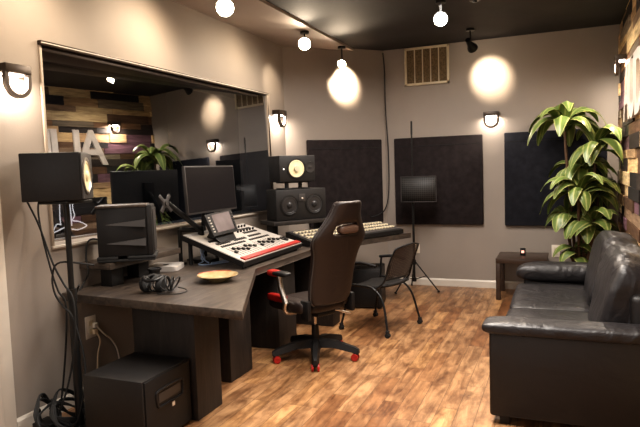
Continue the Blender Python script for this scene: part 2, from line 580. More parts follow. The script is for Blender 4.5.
# baseboards
def base(name, x0, y0, x1, y1, t=0.016, hgt=0.098):
    a = Vector((x0, y0, 0)); c = Vector((x1, y1, 0)); d = (c - a)
    L = d.length; ang = math.atan2(d.y, d.x)
    T = RT(a, rz=ang)
    b = MB(); b.prism([(0, 0), (L, 0), (L, -t), (0, -t)], 0.0, hgt * 0.8, T=T)
    b.hexa([T @ Vector(p) for p in ((0, 0, hgt * .8), (L, 0, hgt * .8), (L, -t, hgt * .8), (0, -t, hgt * .8))],
           [T @ Vector(p) for p in ((0, 0, hgt), (L, 0, hgt), (L, -t * .4, hgt), (0, -t * .4, hgt))])
    struct(b.build(name, M_white, smooth=False))


base("baseboard_left", LX, 2.54, LX, CY)
base("baseboard_angled", LX, CY, -2.2, BY)
base("baseboard_back", -2.2, BY, RX - 0.02, BY)
# white door casing at the left edge of the view
b = MB(); b.box((LX, 2.42, 0), (LX + 0.022, 2.535, 2.12), 0.004); b.box((LX, 2.405, 0), (LX + 0.034, 2.44, 2.12), 0.006)
b.box((LX, 1.55, 2.08), (LX + 0.022, 2.535, 2.19), 0.004); b.box((LX, 1.55, 0), (LX + 0.022, 1.66, 2.12), 0.004)
struct(b.build("trim_2", M_white))
b = MB(); b.box((LX, 1.66, 0.005), (LX + 0.012, 2.405, 2.08))
struct(b.build("door_1", M_white))

# window: casing, reveal, glass leaning a few degrees off the wall plane
th, ti = radians(5.5), radians(1.5)
gn = Vector((cos(th) * cos(ti), -sin(th) * cos(ti), sin(ti)))
gp = Vector((-3.32, 4.3, 1.8))
def glass_x(y, z): return gp.x - ((y - gp.y) * gn.y + (z - gp.z) * gn.z) / gn.x
b = MB()
w = 0.022
b.box((LX - 0.36, WY0 - w, WZ0 - w), (LX + 0.018, WY1 + w, WZ0), 0.004)
b.box((LX - 0.36, WY1 - 0.03, WZ0 - w), (LX + 0.03, WY1 + w + 0.02, WZ1 + w), 0.004)
b.box((LX - 0.36, WY0 - w, WZ0), (LX + 0.012, WY0, WZ1), 0.004)
wf = struct(b.build("window_1", M_beige))
b = MB()
b.box((LX - 0.36, WY0 - w, WZ1), (LX + 0.03, WY1 + w, WZ1 + 0.03), 0.003)
b.box((LX - 0.30, WY0, WZ1 - 0.03), (LX - 0.01, WY1, WZ1 - 0.001), 0.003)
b.build("head_trim", M_bronze, wf)
b = MB(); b.box((LX, WY0 - w, WZ1 + 0.012), (LX + 0.034, WY1 + w, WZ1 + 0.018)); b.build("head_bead", M_white, wf)
b = MB(); b.box((LX, WY0 - w, WZ0 - 0.01), (LX + 0.022, WY1 + w, WZ0 + 0.003)); b.build("sill_bead", M_white, wf)
b = MB()
cs = [(WY0, WZ0), (WY1, WZ0), (WY1, WZ1), (WY0, WZ1)]
fr = [Vector((glass_x(y, z), y, z)) for y, z in cs]; bk = [v - gn * 0.01 for v in fr]
b.bm.faces.new([b.bm.verts.new(v) for v in fr])
g = b.build("pane", M_glass, wf, smooth=False)
b = MB()
for (a, c) in ((0, 1), (1, 2), (3, 0)):
    p, q = fr[a] + gn * 0.012, fr[c] + gn * 0.012
    b.tube([p, q], 0.011, n=4, smooth=0)
b.build("glazing_bead", M_bronze, wf)

# ------------------------------------------------------------------ acoustic panels
def acoustic_panel(label, T, w_, h_, m):
    t = thing("acoustic_panel", label, "acoustic panel", T.to_translation(), group="fabric acoustic panels", rot=T.to_euler())
    b = MB(); b.box((0, -0.05, 0), (w_, -0.002, h_), 0.012); b.build("fabric_face", m, t)
    b = MB(); b.box((0.01, -0.056, h_ - 0.115), (w_ - 0.01, -0.049, h_ - 0.108)); b.build("seam", M_rubber, t)
    return t


acoustic_panel("square charcoal fabric panel on back wall behind the microphone stand", RT((-2.065, BY, 0.825)), 1.15, 1.152, M_panel)
acoustic_panel("blue-black fabric panel on back wall behind the tall leafy plant", RT((-0.65, BY, 0.815)), 1.16, 1.165, M_panelb)
an = math.atan2(BY - CY, -2.2 - LX)
d_ = Vector((cos(an), sin(an), 0)); n_ = Vector((sin(an), -cos(an), 0))
p0 = Vector((LX, CY, 0)) + d_ * 0.28
acoustic_panel("dark brown fabric panel on the angled wall behind the stacked speakers", RT((p0.x, p0.y, 0.86), rz=an), 1.10, 1.115, M_panel)

# ------------------------------------------------------------------ return-air vent with filter slats
t = thing("air_vent", "cream framed return air vent with brown filter high on back wall", "vent", (-1.905, BY, 2.66))
b = MB(); b.box((0.02, -0.012, 0.02), (0.565, -0.001, 0.47)); b.build("filter_backing", M_filter, t)
b = MB()
for lo, hi in (((0, -0.03, 0), (0.585, -0.001, 0.03)), ((0, -0.03, 0.46), (0.585, -0.001, 0.49)), ((0, -0.03, 0), (0.03, -0.001, 0.49)), ((0.555, -0.03, 0), (0.585, -0.001, 0.49))):
    b.box(lo, hi, 0.003)
b.build("vent_frame", M_keyw, t)
for k in range(4):
    x = 0.03 + 0.525 * (k + 1) / 5
    MB().box((x - 0.006, -0.026, 0.03), (x + 0.006, -0.006, 0.46)).build("slat", M_keyw, t)

# ------------------------------------------------------------------ wall sconces: flat top box, hoop below
def sconce(label, loc, rz, power=9.0, col=(1, 0.86, 0.72)):
    t = thing("wall_sconce", label, "wall light", loc, rz, "hoop wall sconces")     # local -y points into the room
    w_ = 0.094
    b = MB(); b.box((-w_, -0.105, -0.002), (w_, 0, 0.052), 0.006)
    b.build("lamp_housing", M_bronze, t)
    b = MB()
    R0, R1 = w_, w_ - 0.026
    vs = []
    prof = [(-1, 0.0)] + [(-cos(pi * k / 20), -0.06 - sin(pi * k / 20) * 1.0 * w_) for k in range(21)] + [(1, 0.0)]
    for (cx_, z_) in prof:
        zo = z_
        zi = z_ if z_ > -0.061 else -0.06 + (z_ + 0.06) * R1 / R0
        vs.append([b.bm.verts.new(q) for q in ((cx_ * R0, -0.098, zo), (cx_ * R1, -0.098, zi), (cx_ * R1, -0.07, zi), (cx_ * R0, -0.07, zo))])
    for a, c in zip(vs, vs[1:]):
        for k in range(4):
            j = (k + 1) % 4
            b.bm.faces.new((a[k], a[j], c[j], c[k]))
    b.build("hoop", M_bronze, t)
    b = MB(); b.box((-w_ + 0.022, -0.066, -0.010), (w_ - 0.022, -0.012, -0.002), 0.003)
    b.build("diffuser", M_lampc, t)
    l = bpy.data.lights.new("sconce_light", "AREA"); l.shape = "RECTANGLE"; l.size = 0.12; l.size_y = 0.05
    l.energy = power; l.color = col
    lo = bpy.data.objects.new("sconce_light", l); COL.objects.link(lo); lo.parent = t
    lo.location = (0, -0.04, -0.016)
    return t


sconce("hoop sconce on left wall beside the near end of the window", (LX, 2.66, 2.25), pi / 2, 5.5)
sconce("hoop sconce on left wall between window and angled wall", (LX, 6.36, 2.27), pi / 2, 5.5)
sconce("hoop sconce on back wall between the two fabric panels", (-0.80, BY, 2.20), 0, 3.2)
sconce("hoop sconce on the plank wall above the plant", (RX - 0.02, 6.86, 2.62), -pi / 2, 14)

# ------------------------------------------------------------------ ceiling spotlights
def spot(label, loc, aim, power, glow=True, size=0.055, stem=0.14, cone=70, col=(1, 0.80, 0.58), blend=0.6, lit=None):
    loc = Vector(loc); aim = Vector(aim)
    zt = H - (0.03 if loc.x < -2.5 else 0)
    t = thing("track_spotlight", label, "spotlight", loc, group="ceiling spotlights")
    d = (aim - loc).normalized(); q = d.to_track_quat("Z", "Y").to_matrix()
    b = MB(); b.cyl((0, 0, zt - loc.z), (0, 0, zt - loc.z - 0.025), 0.05); b.cyl((0, 0, zt - loc.z - 0.02), (0, 0, 0.03), 0.009, n=10)
    b.build("mount", M_blackm, t)
    b = MB(); b.lathe([(0, -0.10), (0.028, -0.10), (0.034, -0.03), (0.038, 0.0), (size, 0.05), (size + 0.006, 0.075), (size + 0.006, 0.082), (size - 0.002, 0.082), (size - 0.004, 0.06), (0, 0.05)], axis=q)
    b.build("lamp_head", M_blackm, t)
    b = MB(); b.lathe([(0, 0.076), (size * 0.6, 0.075), (size - 0.003, 0.068)], axis=q)
    b.build("bulb", M_lamp, t)
    if power:
        l = bpy.data.lights.new("spot_light", "SPOT"); l.energy = power; l.spot_size = radians(cone); l.spot_blend = blend
        l.color = col; l.shadow_soft_size = 0.03
        lo = bpy.data.objects.new("spot_light", l); COL.objects.link(lo); lo.parent = t
        lo.location = d * 0.1; lo.rotation_euler = d.to_track_quat("-Z", "Y").to_euler()
    return t


eye = Vector((0, 0, 1.6))
spot("round lit spotlight on the grey ceiling strip, nearest above the window", (-2.62, 4.39, 3.0), (-1.0, 1.0, 1.6), 12, cone=120, size=0.075)
spot("round lit spotlight on the grey ceiling strip near the wall corner", (-2.62, 6.05, 3.0), (-1.0, 1.5, 1.6), 10, cone=120, size=0.068)
spot("lit spotlight hanging from the black ceiling left of the dark one", (-1.05, 5.70, 3.0), (-0.6, 2.5, 1.6), 60, cone=120, size=0.065)
spot("dark spotlight turned sideways toward the back wall beside the vent", (-0.96, 7.02, 2.98), (-0.82, BY, 2.70), 75, cone=50, blend=1.0)
spot("bright spotlight close to the angled wall above the stacked speakers", (-2.54, 7.02, 2.93), (-1.9, 4.5, 1.9), 20, cone=120, size=0.05)
wl = bpy.data.lights.new("wall_light", "SPOT"); wl.energy = 170; wl.spot_size = radians(64); wl.spot_blend = 1; wl.color = (1, .8, .58); wl.shadow_soft_size = .03
wo = bpy.data.objects.new("wall_light", wl); COL.objects.link(wo); wo.location = (-2.44, 6.93, 2.9)
wo.rotation_euler = (Vector((-2.60, 7.18, 2.76)) - Vector(wo.location)).to_track_quat("-Z", "Y").to_euler()
wl = bpy.data.lights.new("wall_light", "SPOT"); wl.energy = 12; wl.spot_size = radians(50); wl.spot_blend = 1; wl.color = (1, .8, .58); wl.shadow_soft_size = .03
wo = bpy.data.objects.new("wall_light", wl); COL.objects.link(wo); wo.location = (-2.70, 6.02, 2.94)
wo.rotation_euler = (Vector((LX, 6.27, 2.63)) - Vector(wo.location)).to_track_quat("-Z", "Y").to_euler()
for (lx, ly, ay, en) in ((-2.66, 4.1, 3.8, 26), (-2.66, 2.9, 2.5, 22), (-2.66, 5.5, 5.3, 12)):  # added spots without fixtures, brightening the left wall above the window
    wl = bpy.data.lights.new("wall_wash_fill", "SPOT"); wl.energy = en; wl.spot_size = radians(150); wl.spot_blend = 1; wl.color = (1, .80, .58); wl.shadow_soft_size = .1
    wo = bpy.data.objects.new("wall_wash_fill", wl); COL.objects.link(wo); wo.location = (lx, ly, 2.98)
    wo.rotation_euler = (Vector((LX, ay, 2.2)) - Vector(wo.location)).to_track_quat("-Z", "Y").to_euler()
for (lx, ly, ax_, ay, az, en) in ((-0.35, 6.1, RX, 6.7, 1.7, 34), (-0.55, 4.4, RX, 5.4, 1.8, 40)):  # extra fixtureless spots added to lift the dark plank wall
    wl = bpy.data.lights.new("plank_wall_fill", "SPOT"); wl.energy = en; wl.spot_size = radians(100); wl.spot_blend = 1; wl.color = (1, .84, .66); wl.shadow_soft_size = .06
    wo = bpy.data.objects.new("plank_wall_fill", wl); COL.objects.link(wo); wo.location = (lx, ly, 3.05)
    wo.rotation_euler = (Vector((ax_, ay, az)) - Vector(wo.location)).to_track_quat("-Z", "Y").to_euler()
# ceiling plate near the sideways spotlight
b = MB(); b.cyl((-0.74, 5.76, H - 0.03), (-0.74, 5.76, H), 0.05, n=24); b.cyl((-0.74, 5.76, H - 0.045), (-0.74, 5.76, H - 0.03), 0.02)
tag(b.build("ceiling_plate", M_blackm), "small dark round fitting on the black ceiling near the spotlights", "ceiling fitting")

# ------------------------------------------------------------------ the desk (three wings, tops at one level)
DZ = 0.82
t = thing("studio_desk", "long dark stained wooden studio desk angled around the seat", "desk", (-2.6, 4.5, 0))
def W(x, y): return (x + 2.6, y - 4.5)
poly = [(-3.14, 2.94), (-1.655, 2.81), (-2.27, 4.08), (-2.25, 5.46), (-1.625, 6.70), (-2.24, 7.02), (-3.0, 6.42), (-3.14, 6.05)]
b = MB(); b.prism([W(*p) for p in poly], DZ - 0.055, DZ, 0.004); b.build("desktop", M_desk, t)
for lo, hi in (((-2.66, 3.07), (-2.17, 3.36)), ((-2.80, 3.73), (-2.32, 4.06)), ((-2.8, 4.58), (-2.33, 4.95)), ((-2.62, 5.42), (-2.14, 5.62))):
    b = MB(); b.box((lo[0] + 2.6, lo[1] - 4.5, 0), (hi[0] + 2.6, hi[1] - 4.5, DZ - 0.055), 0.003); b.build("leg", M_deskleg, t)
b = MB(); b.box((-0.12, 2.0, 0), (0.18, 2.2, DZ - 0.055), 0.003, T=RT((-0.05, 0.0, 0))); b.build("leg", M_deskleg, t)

# riser plank on two blocks at the near end of the desk
t = thing("desk_riser", "narrow dark plank riser on black blocks under the wedge-sided monitor", "riser", (-3.0, 3.6, DZ))
b = MB(); b.box((-0.165, -0.46, 0.13), (0.11, 0.36, 0.175), 0.004); b.build("shelf_board", M_desk, t)
MB().box((-0.03, -0.405, 0), (0.07, -0.285, 0.13), 0.003).build("block", M_black, t)
MB().box((-0.09, -0.06, 0), (0.02, 0.06, 0.13), 0.003).build("block", M_black, t)

# ------------------------------------------------------------------ loudspeakers
def cone_unit(b_dark, b_cone, c, R, ax, depth=0.03, proud=0.006):
    """driver: ring frame, sunken cone and dome; ax is a 3x3 rotation with +z facing out"""
    b_dark.lathe([(R * 1.0, -0.001), (R * 1.16, 0.0), (R * 1.18, proud), (R * 1.02, proud * 1.4), (R * 0.96, proud * 0.5)], c, axis=ax, n=40)
    b_cone.lathe([(R * 0.97, proud * 0.4), (R * 0.86, proud * 0.9), (R * 0.80, 0.0), (R * 0.36, -depth * 0.0 + 0.001), (R * 0.34, 0.006), (R * 0.2, 0.016), (0, 0.019)], c, axis=ax, n=40)


# near monitor lying on the pole stand
t = thing("studio_monitor", "black box loudspeaker on the tall black pole stand", "speaker", (-2.90, 2.74, 1.461), radians(32))
t.scale = (0.9, 0.97, 1)
b = MB(); b.box((-0.19, -0.15, 0), (0.19, 0.15, 0.292), 0.008); b.build("cabinet", M_cab, t)
b = MB(); b.box((0.189, -0.145, 0.005), (0.202, 0.145, 0.287), 0.005); b.build("baffle", M_cabl, t)
b1 = MB(); b2 = MB(); cone_unit(b1, b2, Vector((0.202, -0.03, 0.146)), 0.098, AX["x"])
b1.build("driver_ring", M_chrome, t); b2.build("cone", M_cone, t)
b1 = MB(); b1.lathe([(0.032, 0), (0.03, 0.006), (0.012, 0.004), (0, 0.01)], Vector((0.202, 0.105, 0.146)), axis=AX["x"]); b1.build("tweeter", M_coned, t)
t = thing("speaker_stand", "tall black two-section pole stand by the left wall", "speaker stand", (-2.86, 2.76, 0))
b = MB(); b.cyl((0, 0, 0.02), (0, 0, 0.86), 0.026); b.build("lower_pole", M_blackm, t)
b = MB(); b.cyl((0, 0, 0.84), (0, 0, 1.44), 0.018); b.cyl((0, 0, 0.83), (0, 0, 0.90), 0.031); b.build("upper_pole", M_blackm, t)
b = MB(); b.box((-0.11, -0.11, 1.44), (0.11, 0.11, 1.458), 0.004); b.build("top_plate", M_blackm, t)
b = MB(); b.box((-0.15, -0.15, 0), (0.15, 0.15, 0.02), 0.005); b.build("base_plate", M_blackm, t)

# wedge-sided monitor on a tray
t = thing("studio_monitor", "black loudspeaker with wedge-cut sides on the desk riser", "speaker", (-2.90, 3.33, 1.0), radians(34))
t.scale = (0.88, 0.92, 1.06)
b = MB(); b.box((-0.20, -0.14, 0.035), (0.18, 0.14, 0.365), 0.006); b.build("cabinet", M_black, t)
b = MB(); b.box((-0.205, -0.145, 0.357), (0.185, 0.145, 0.373), 0.004); b.build("top_panel", M_desk, t)
b = MB(); b.box((0.18, -0.145, 0.035), (0.225, 0.145, 0.368), 0.01); b.build("baffle", M_cab, t)
for k in range(2):
    z0 = 0.10 + 0.125 * k
    b = MB(); b.hexa([(-0.13, -0.142, z0 + 0.02), (0.17, -0.163, z0), (0.17, -0.14, z0), (-0.13, -0.139, z0 + 0.02)],
                     [(-0.13, -0.142, z0 + 0.024), (0.17, -0.155, z0 + 0.05), (0.17, -0.14, z0 + 0.05), (-0.13, -0.139, z0 + 0.024)])
    b.build("side_wedge", M_cabl, t, smooth=False)
for k in range(3):
    b = MB(); b.box((0.222, -0.12 + 0.085 * k, 0.06), (0.236, -0.075 + 0.085 * k, 0.345), 0.005); b.build("front_rib", M_cabl, t)
b = MB(); b.box((-0.21, -0.15, 0.0), (0.235, 0.15, 0.014), 0.004); b.box((-0.21, -0.15, 0.014), (-0.05, 0.15, 0.035), 0.004); b.box((0.02, -0.155, 0.014), (0.24, 0.155, 0.034), 0.008)
b.build("tray", M_rubber, t)

# the stacked pair behind the mixer, facing the seat
ang = radians(-37)      # front normal
def spk_frame(label, w_, h_, d_, z):
    # local: front faces -y, x to the right along the front, origin = front left bottom corner
    return thing("studio_monitor", label, "speaker", (-2.80, 5.55, z), ang + pi / 2)


t = spk_frame("wide black loudspeaker with two dark woofers, lower of the stack", .6, .34, .27, 1.06)
b = MB(); b.box((0, 0, 0), (0.62, 0.25, 0.335), 0.008); b.build("cabinet", M_cab, t)
for k, x in enumerate((0.16, 0.47)):
    b1 = MB(); b2 = MB(); cone_unit(b1, b2, Vector((x, 0.0, 0.165)), 0.098, AX["-y"])
    b1.build("driver_ring", M_black, t); b2.build("cone", M_coned, t)
b = MB(); b.box((0.275, -0.006, 0.20), (0.355, 0.002, 0.28), 0.003); b.build("tweeter_plate", M_cabl, t)
b = MB(); b.box((0.305, -0.012, 0.225), (0.325, -0.005, 0.245), 0.003); b.build("tweeter", M_silver, t)
T0 = t
t = thing("studio_monitor", "black loudspeaker with a pale yellow woofer, top of the stack", "speaker", (-2.78, 5.58, 1.475), ang + pi / 2)
b = MB(); b.box((0.02, 0, 0), (0.46, 0.27, 0.285), 0.008); b.build("cabinet", M_cab, t)
b1 = MB(); b2 = MB(); cone_unit(b1, b2, Vector((0.225, 0.0, 0.142)), 0.098, AX["-y"])
b1.build("driver_ring", M_black, t); b2.build("cone", M_cone, t)
b = MB(); b.lathe([(0, 0.02), (0.03, 0.016), (0.034, 0.006)], Vector((0.225, -0.005, 0.142)), axis=AX["-y"]); b.build("dust_cap", M_keyw, t)
b = MB(); b.lathe([(0.062, 0.0), (0.06, 0.006), (0.03, 0.001), (0.018, 0.003), (0, 0.008)], Vector((0.39, 0, 0.155)), axis=AX["-y"]); b.build("tweeter", M_coned, t)
b = MB(); b.lathe([(0, 0.004), (0.008, 0.003), (0.009, 0)], Vector((0.07, -0.001, 0.14)), axis=AX["-y"], n=12); b.build("power_light", M_neon, t)
t = thing("isolation_stand", "short black post between the two stacked loudspeakers", "speaker stand", (-2.78, 5.58, 1.396), ang + pi / 2)
b = MB(); b.box((0.08, 0.02, 0), (0.40, 0.22, 0.012), 0.003); b.cyl((0.13, 0.06, 0.01), (0.13, 0.06, 0.07), 0.022); b.cyl((0.35, 0.16, 0.01), (0.35, 0.16, 0.07), 0.022)
b.box((0.08, 0.02, 0.066), (0.40, 0.22, 0.077), 0.003); b.build("post_frame", M_blackm, t)

t = thing("speaker_shelf", "dark shelf riser carrying the stacked loudspeakers", "riser", (-2.80, 5.55, DZ), ang + pi / 2)
b = MB(); b.box((-0.06, -0.05, 0.195), (0.70, 0.29, 0.238), 0.004); b.build("shelf_board", M_deskleg, t)
MB().box((0.0, 0.10, 0), (0.06, 0.26, 0.195), 0.003).build("block", M_black, t)
MB().box((0.60, 0.12, 0), (0.66, 0.26, 0.195), 0.003).build("block", M_black, t)

# ------------------------------------------------------------------ subwoofer under the desk and a second black box
t = thing("subwoofer", "large black subwoofer box on the floor under the desk's near end", "speaker", (-2.425, 2.83, 0))
b = MB(); b.box((-0.225, -0.235, 0.012), (0.215, 0.225, 0.42), 0.006); b.build("cabinet", M_cab, t)
b = MB(); b.box((0.214, -0.222, 0.02), (0.226, 0.212, 0.412), 0.004); b.build("front_panel", M_black, t)
b = MB()
L_ = [(0.225, -0.13 + 0.0, 0.285), (0.225, 0.13, 0.285)]
b.tube([(0.228, -0.12, 0.235), (0.228, -0.13, 0.30), (0.228, -0.10, 0.325), (0.228, 0.10, 0.325), (0.228, 0.13, 0.30), (0.228, 0.12, 0.235), (0.228, 0.09, 0.225), (0.228, -0.09, 0.225), (0.228, -0.12, 0.235)], 0.008, n=8)
b.build("port_rim", M_black, t)
b = MB(); b.box((0.2262, -0.105, 0.25), (0.2275, 0.105, 0.305), 0.0); b.build("port_slot", M_coned, t)
b = MB(); b.box((0.226, 0.015, 0.185), (0.230, 0.04, 0.212), 0.001); b.build("badge", M_plate, t)
for sx in (-0.18, 0.17):
    for sy in (-0.19, 0.18):
        MB().cyl((sx, sy, 0), (sx, sy, 0.013), 0.02, n=12).build("foot", M_rubber, t)

t = thing("subwoofer", "black cube subwoofer on the floor beyond the mesh-back chair", "speaker", (-2.10, 6.42, 0), radians(10))
b = MB(); b.box((-0.22, -0.2, 0.015), (0.2, 0.2, 0.46), 0.008); b.build("cabinet", M_cab, t)
b = MB(); b.box((-0.19, -0.212, 0.05), (0.17, -0.2, 0.43), 0.005); b.build("grille", M_black, t)
for sx in (-0.18, 0.16):
    for sy in (-0.16, 0.16):
        MB().cyl((sx, sy, 0), (sx, sy, 0.016), 0.02, n=12).build("foot", M_rubber, t)

# ------------------------------------------------------------------ digital mixing console
# local frame: x across the width (along world +y), y toward the user (world +x), origin at the back left of the top
def console_T():
    FL, FR, BL, BR = Vector((-2.33, 4.02, 0.885)), Vector((-2.35, 5.20, 0.885)), Vector((-2.97, 4.10, 1.085)), Vector((-2.97, 5.12, 1.085))
    return FL, FR, BL, BR


FL, FR, BL, BR = console_T()
t = thing("mixing_console", "tilted pale grey mixing console with a red front strip", "mixing console", (-2.65, 4.6, DZ))
o_ = Vector((-2.65, 4.6, DZ))
nrm = (FR - FL).cross(BL - FL).normalized()
if nrm.z < 0: nrm = -nrm
def cp(u, v, h=0.0):
    """u across 0..1, v from front 0 to back 1, h above the face"""
    return (FL * (1 - u) + FR * u) * (1 - v) + (BL * (1 - u) + BR * u) * v + nrm * h - o_
b = MB()
b.hexa([cp(0, 0, -0.05), cp(1, 0, -0.05), cp(1, 1, -0.05), cp(0, 1, -0.05)], [cp(0, 0, -0.006), cp(1, 0, -0.006), cp(1, 1, -0.006), cp(0, 1, -0.006)])
b.build("chassis", M_black, t, smooth=False)
b = MB()
b.hexa([cp(0.004, 0.01, -0.006), cp(0.996, 0.01, -0.006), cp(0.996, 0.99, -0.006), cp(0.004, 0.99, -0.006)], [cp(0.006, 0.012, 0), cp(0.994, 0.012, 0), cp(0.994, 0.988, 0), cp(0.006, 0.988, 0)])
b.build("face_plate", M_console, t, smooth=False)
b = MB(); b.hexa([cp(0.03, 0.02, 0), cp(0.985, 0.02, 0), cp(0.985, 0.10, 0), cp(0.03, 0.10, 0)], [cp(0.03, 0.02, 0.014), cp(0.985, 0.02, 0.014), cp(0.985, 0.10, 0.010), cp(0.03, 0.10, 0.010)])
b.build("red_strip", M_red, t, smooth=False)
def plate(b, u0, u1, v0, v1, h0, h1):
    b.hexa([cp(u0, v0, h0), cp(u1, v0, h0), cp(u1, v1, h0), cp(u0, v1, h0)], [cp(u0, v0, h1), cp(u1, v0, h1), cp(u1, v1, h1), cp(u0, v1, h1)])
for i in range(16):
    u = 0.10 + 0.045 * i + (0.05 if i > 7 else 0)
    b = MB(); plate(b, u, u + 0.006, 0.15, 0.40, 0, 0.002); plate(b, u - 0.010, u + 0.016, 0.22 + 0.03 * ((i * 7) % 4), 0.26 + 0.03 * ((i * 7) % 4), 0.002, 0.018)
    b.build("fader", M_black, t, smooth=False)
for u0, u1, v0, v1 in ((0.09, 0.46, 0.44, 0.475), (0.53, 0.88, 0.44, 0.475), (0.1, 0.3, 0.52, 0.57), (0.36, 0.56, 0.52, 0.57), (0.62, 0.84, 0.54, 0.58), (0.08, 0.2, 0.63, 0.67), (0.66, 0.9, 0.66, 0.70), (0.70, 0.92, 0.78, 0.82)):
    n_k = max(3, int((u1 - u0) / 0.03))
    for k in range(n_k):
        a = u0 + (u1 - u0) * k / n_k
        b = MB(); plate(b, a, a + 0.02, v0, v1, 0, 0.008); b.build("button", M_black, t, smooth=False)
for i in range(12):
    u = 0.62 + 0.055 * (i % 6); v = 0.88 - 0.14 * (i // 6)
    b = MB(); b.cyl(cp(u, v, 0), cp(u, v, 0.022), 0.011, 0.009, n=14); b.build("knob", M_black, t)
b = MB(); b.cyl(cp(0.92, 0.24, 0), cp(0.92, 0.24, 0.012), 0.045, n=28); b.cyl(cp(0.92, 0.24, 0.012), cp(0.92, 0.24, 0.02), 0.02, n=20); b.build("jog_wheel", M_black, t)
for u in (0.06, 0.94):
    p = cp(u, 0.05, -0.05); q = cp(u, 0.92, -0.05)
    MB().cyl((p.x, p.y, 0), (p.x, p.y, p.z + 0.004), 0.018, n=12).build("foot", M_rubber, t)
    MB().cyl((q.x, q.y, 0), (q.x, q.y, q.z + 0.004), 0.018, n=12).build("foot", M_rubber, t)
# hinged screen on the console
b = MB(); q = [Vector((-2.70, 4.17, 1.065)), Vector((-2.70, 4.57, 1.075)), Vector((-2.80, 4.62, 1.265)), Vector((-2.80, 4.19, 1.245))]
q = [v - o_ for v in q]
nn = (q[1] - q[0]).cross(q[3] - q[0]).normalized()
if nn.x < 0: nn = -nn
b.hexa([v - nn * 0.03 for v in q], q); sp_ = b.build("screen_housing", M_black, t, smooth=False)
def qp(u, v, h): return (q[0] * (1 - u) + q[1] * u) * (1 - v) + (q[3] * (1 - u) + q[2] * u) * v + nn * h
b = MB(); b.hexa([qp(.2, .12, -.001), qp(.88, .12, -.001), qp(.88, .92, -.001), qp(.2, .92, -.001)], [qp(.2, .12, .003), qp(.88, .12, .003), qp(.88, .92, .003), qp(.2, .92, .003)])
b.build("screen_glass", M_screeng, sp_, smooth=False)
for side in (0.05, 0.92):
    for k in range(6):
        v = 0.15 + 0.13 * k
        b = MB(); b.hexa([qp(side, v, 0), qp(side + .06, v, 0), qp(side + .06, v + .06, 0), qp(side, v + .06, 0)], [qp(side, v, .006), qp(side + .06, v, .006), qp(side + .06, v + .06, .006), qp(side, v + .06, .006)])
        b.build("screen_button", M_console if side < .5 else M_cabl, sp_, smooth=False)
b = MB(); b.hexa([cp(.18, .55, -.001), cp(.42, .55, -.001), cp(.42, .80, -.001), cp(.18, .80, -.001)], [qp(.1, 0, -.03), qp(.9, 0, -.03), qp(.9, .35, -.03), qp(.1, .35, -.03)])
b.build("screen_bracket", M_black, t, smooth=False)

# second mixer on the far wing, mostly hidden by the big chair
wd = Vector((cos(radians(63.3)), sin(radians(63.3)), 0))
t = thing("mixing_desk", "slanted cream-keyed mixer on the desk's far wing behind the gaming chair", "mixing console", (-2.13, 5.72, DZ), radians(63.3) )
# local x along the wing, +y back toward the wall
b = MB(); b.hexa([(-0.42, 0.0, 0.01), (0.98, 0.0, 0.01), (0.98, 0.42, 0.01), (-0.42, 0.42, 0.01)], [(-0.42, 0, 0.055), (0.98, 0, 0.055), (0.98, 0.42, 0.13), (-0.42, 0.42, 0.13)])
b.build("chassis", M_black, t, smooth=False)
def mz(y): return 0.055 + 0.075 * y / 0.42
b = MB(); b.hexa([(-0.40, 0.03, mz(.03)), (0.96, 0.03, mz(.03)), (0.96, 0.40, mz(.40)), (-0.40, 0.40, mz(.40))], [(-0.40, 0.03, mz(.03) + .006), (0.96, 0.03, mz(.03) + .006), (0.96, 0.40, mz(.40) + .006), (-0.40, 0.40, mz(.40) + .006)])
b.build("face_plate", M_cabl, t, smooth=False)
for i in range(28):
    x = -0.375 + 0.0478 * i
    for j in range(3):
        y = 0.10 + 0.10 * j
        b = MB(); b.box((x, y, mz(y) + .004), (x + 0.026, y + 0.05, mz(y) + 0.024), 0.003, seg=1)
        b.build("channel_key", M_keyw, t)
for sx in (-0.38, 0.92):
    for sy in (0.04, 0.38):
        MB().cyl((sx, sy, 0), (sx, sy, 0.012), 0.015, n=10).build("foot", M_rubber, t)

# ------------------------------------------------------------------ monitor on its stand and the empty monitor arm
t = thing("computer_monitor", "flat computer monitor with thin silver bezel above the console", "monitor", (-3.0, 4.47, DZ))
b = MB(); TT = RT((0.10, 0, 0.63), ry=radians(-3), rz=radians(0))
b.box((-0.018, -0.395, -0.20), (0.012, 0.395, 0.215), 0.006, T=TT); b.build("housing", M_cabl, t)
b = MB(); b.box((0.0115, -0.383, -0.182), (0.0135, 0.383, 0.203), T=TT); b.build("screen", M_screen, t)
b = MB(); b.box((-0.05, -0.06, -0.1), (-0.016, 0.06, 0.1), 0.006, T=TT); b.tube([(0.06, 0, 0.63), (0.0, 0.02, 0.5), (-0.02, 0.03, 0.3), (-0.02, 0.03, 0.02)], 0.02, n=12); b.build("neck", M_black, t)
b = MB(); b.box((-0.11, -0.13, 0), (0.07, 0.17, 0.014), 0.004); b.build("base", M_black, t)

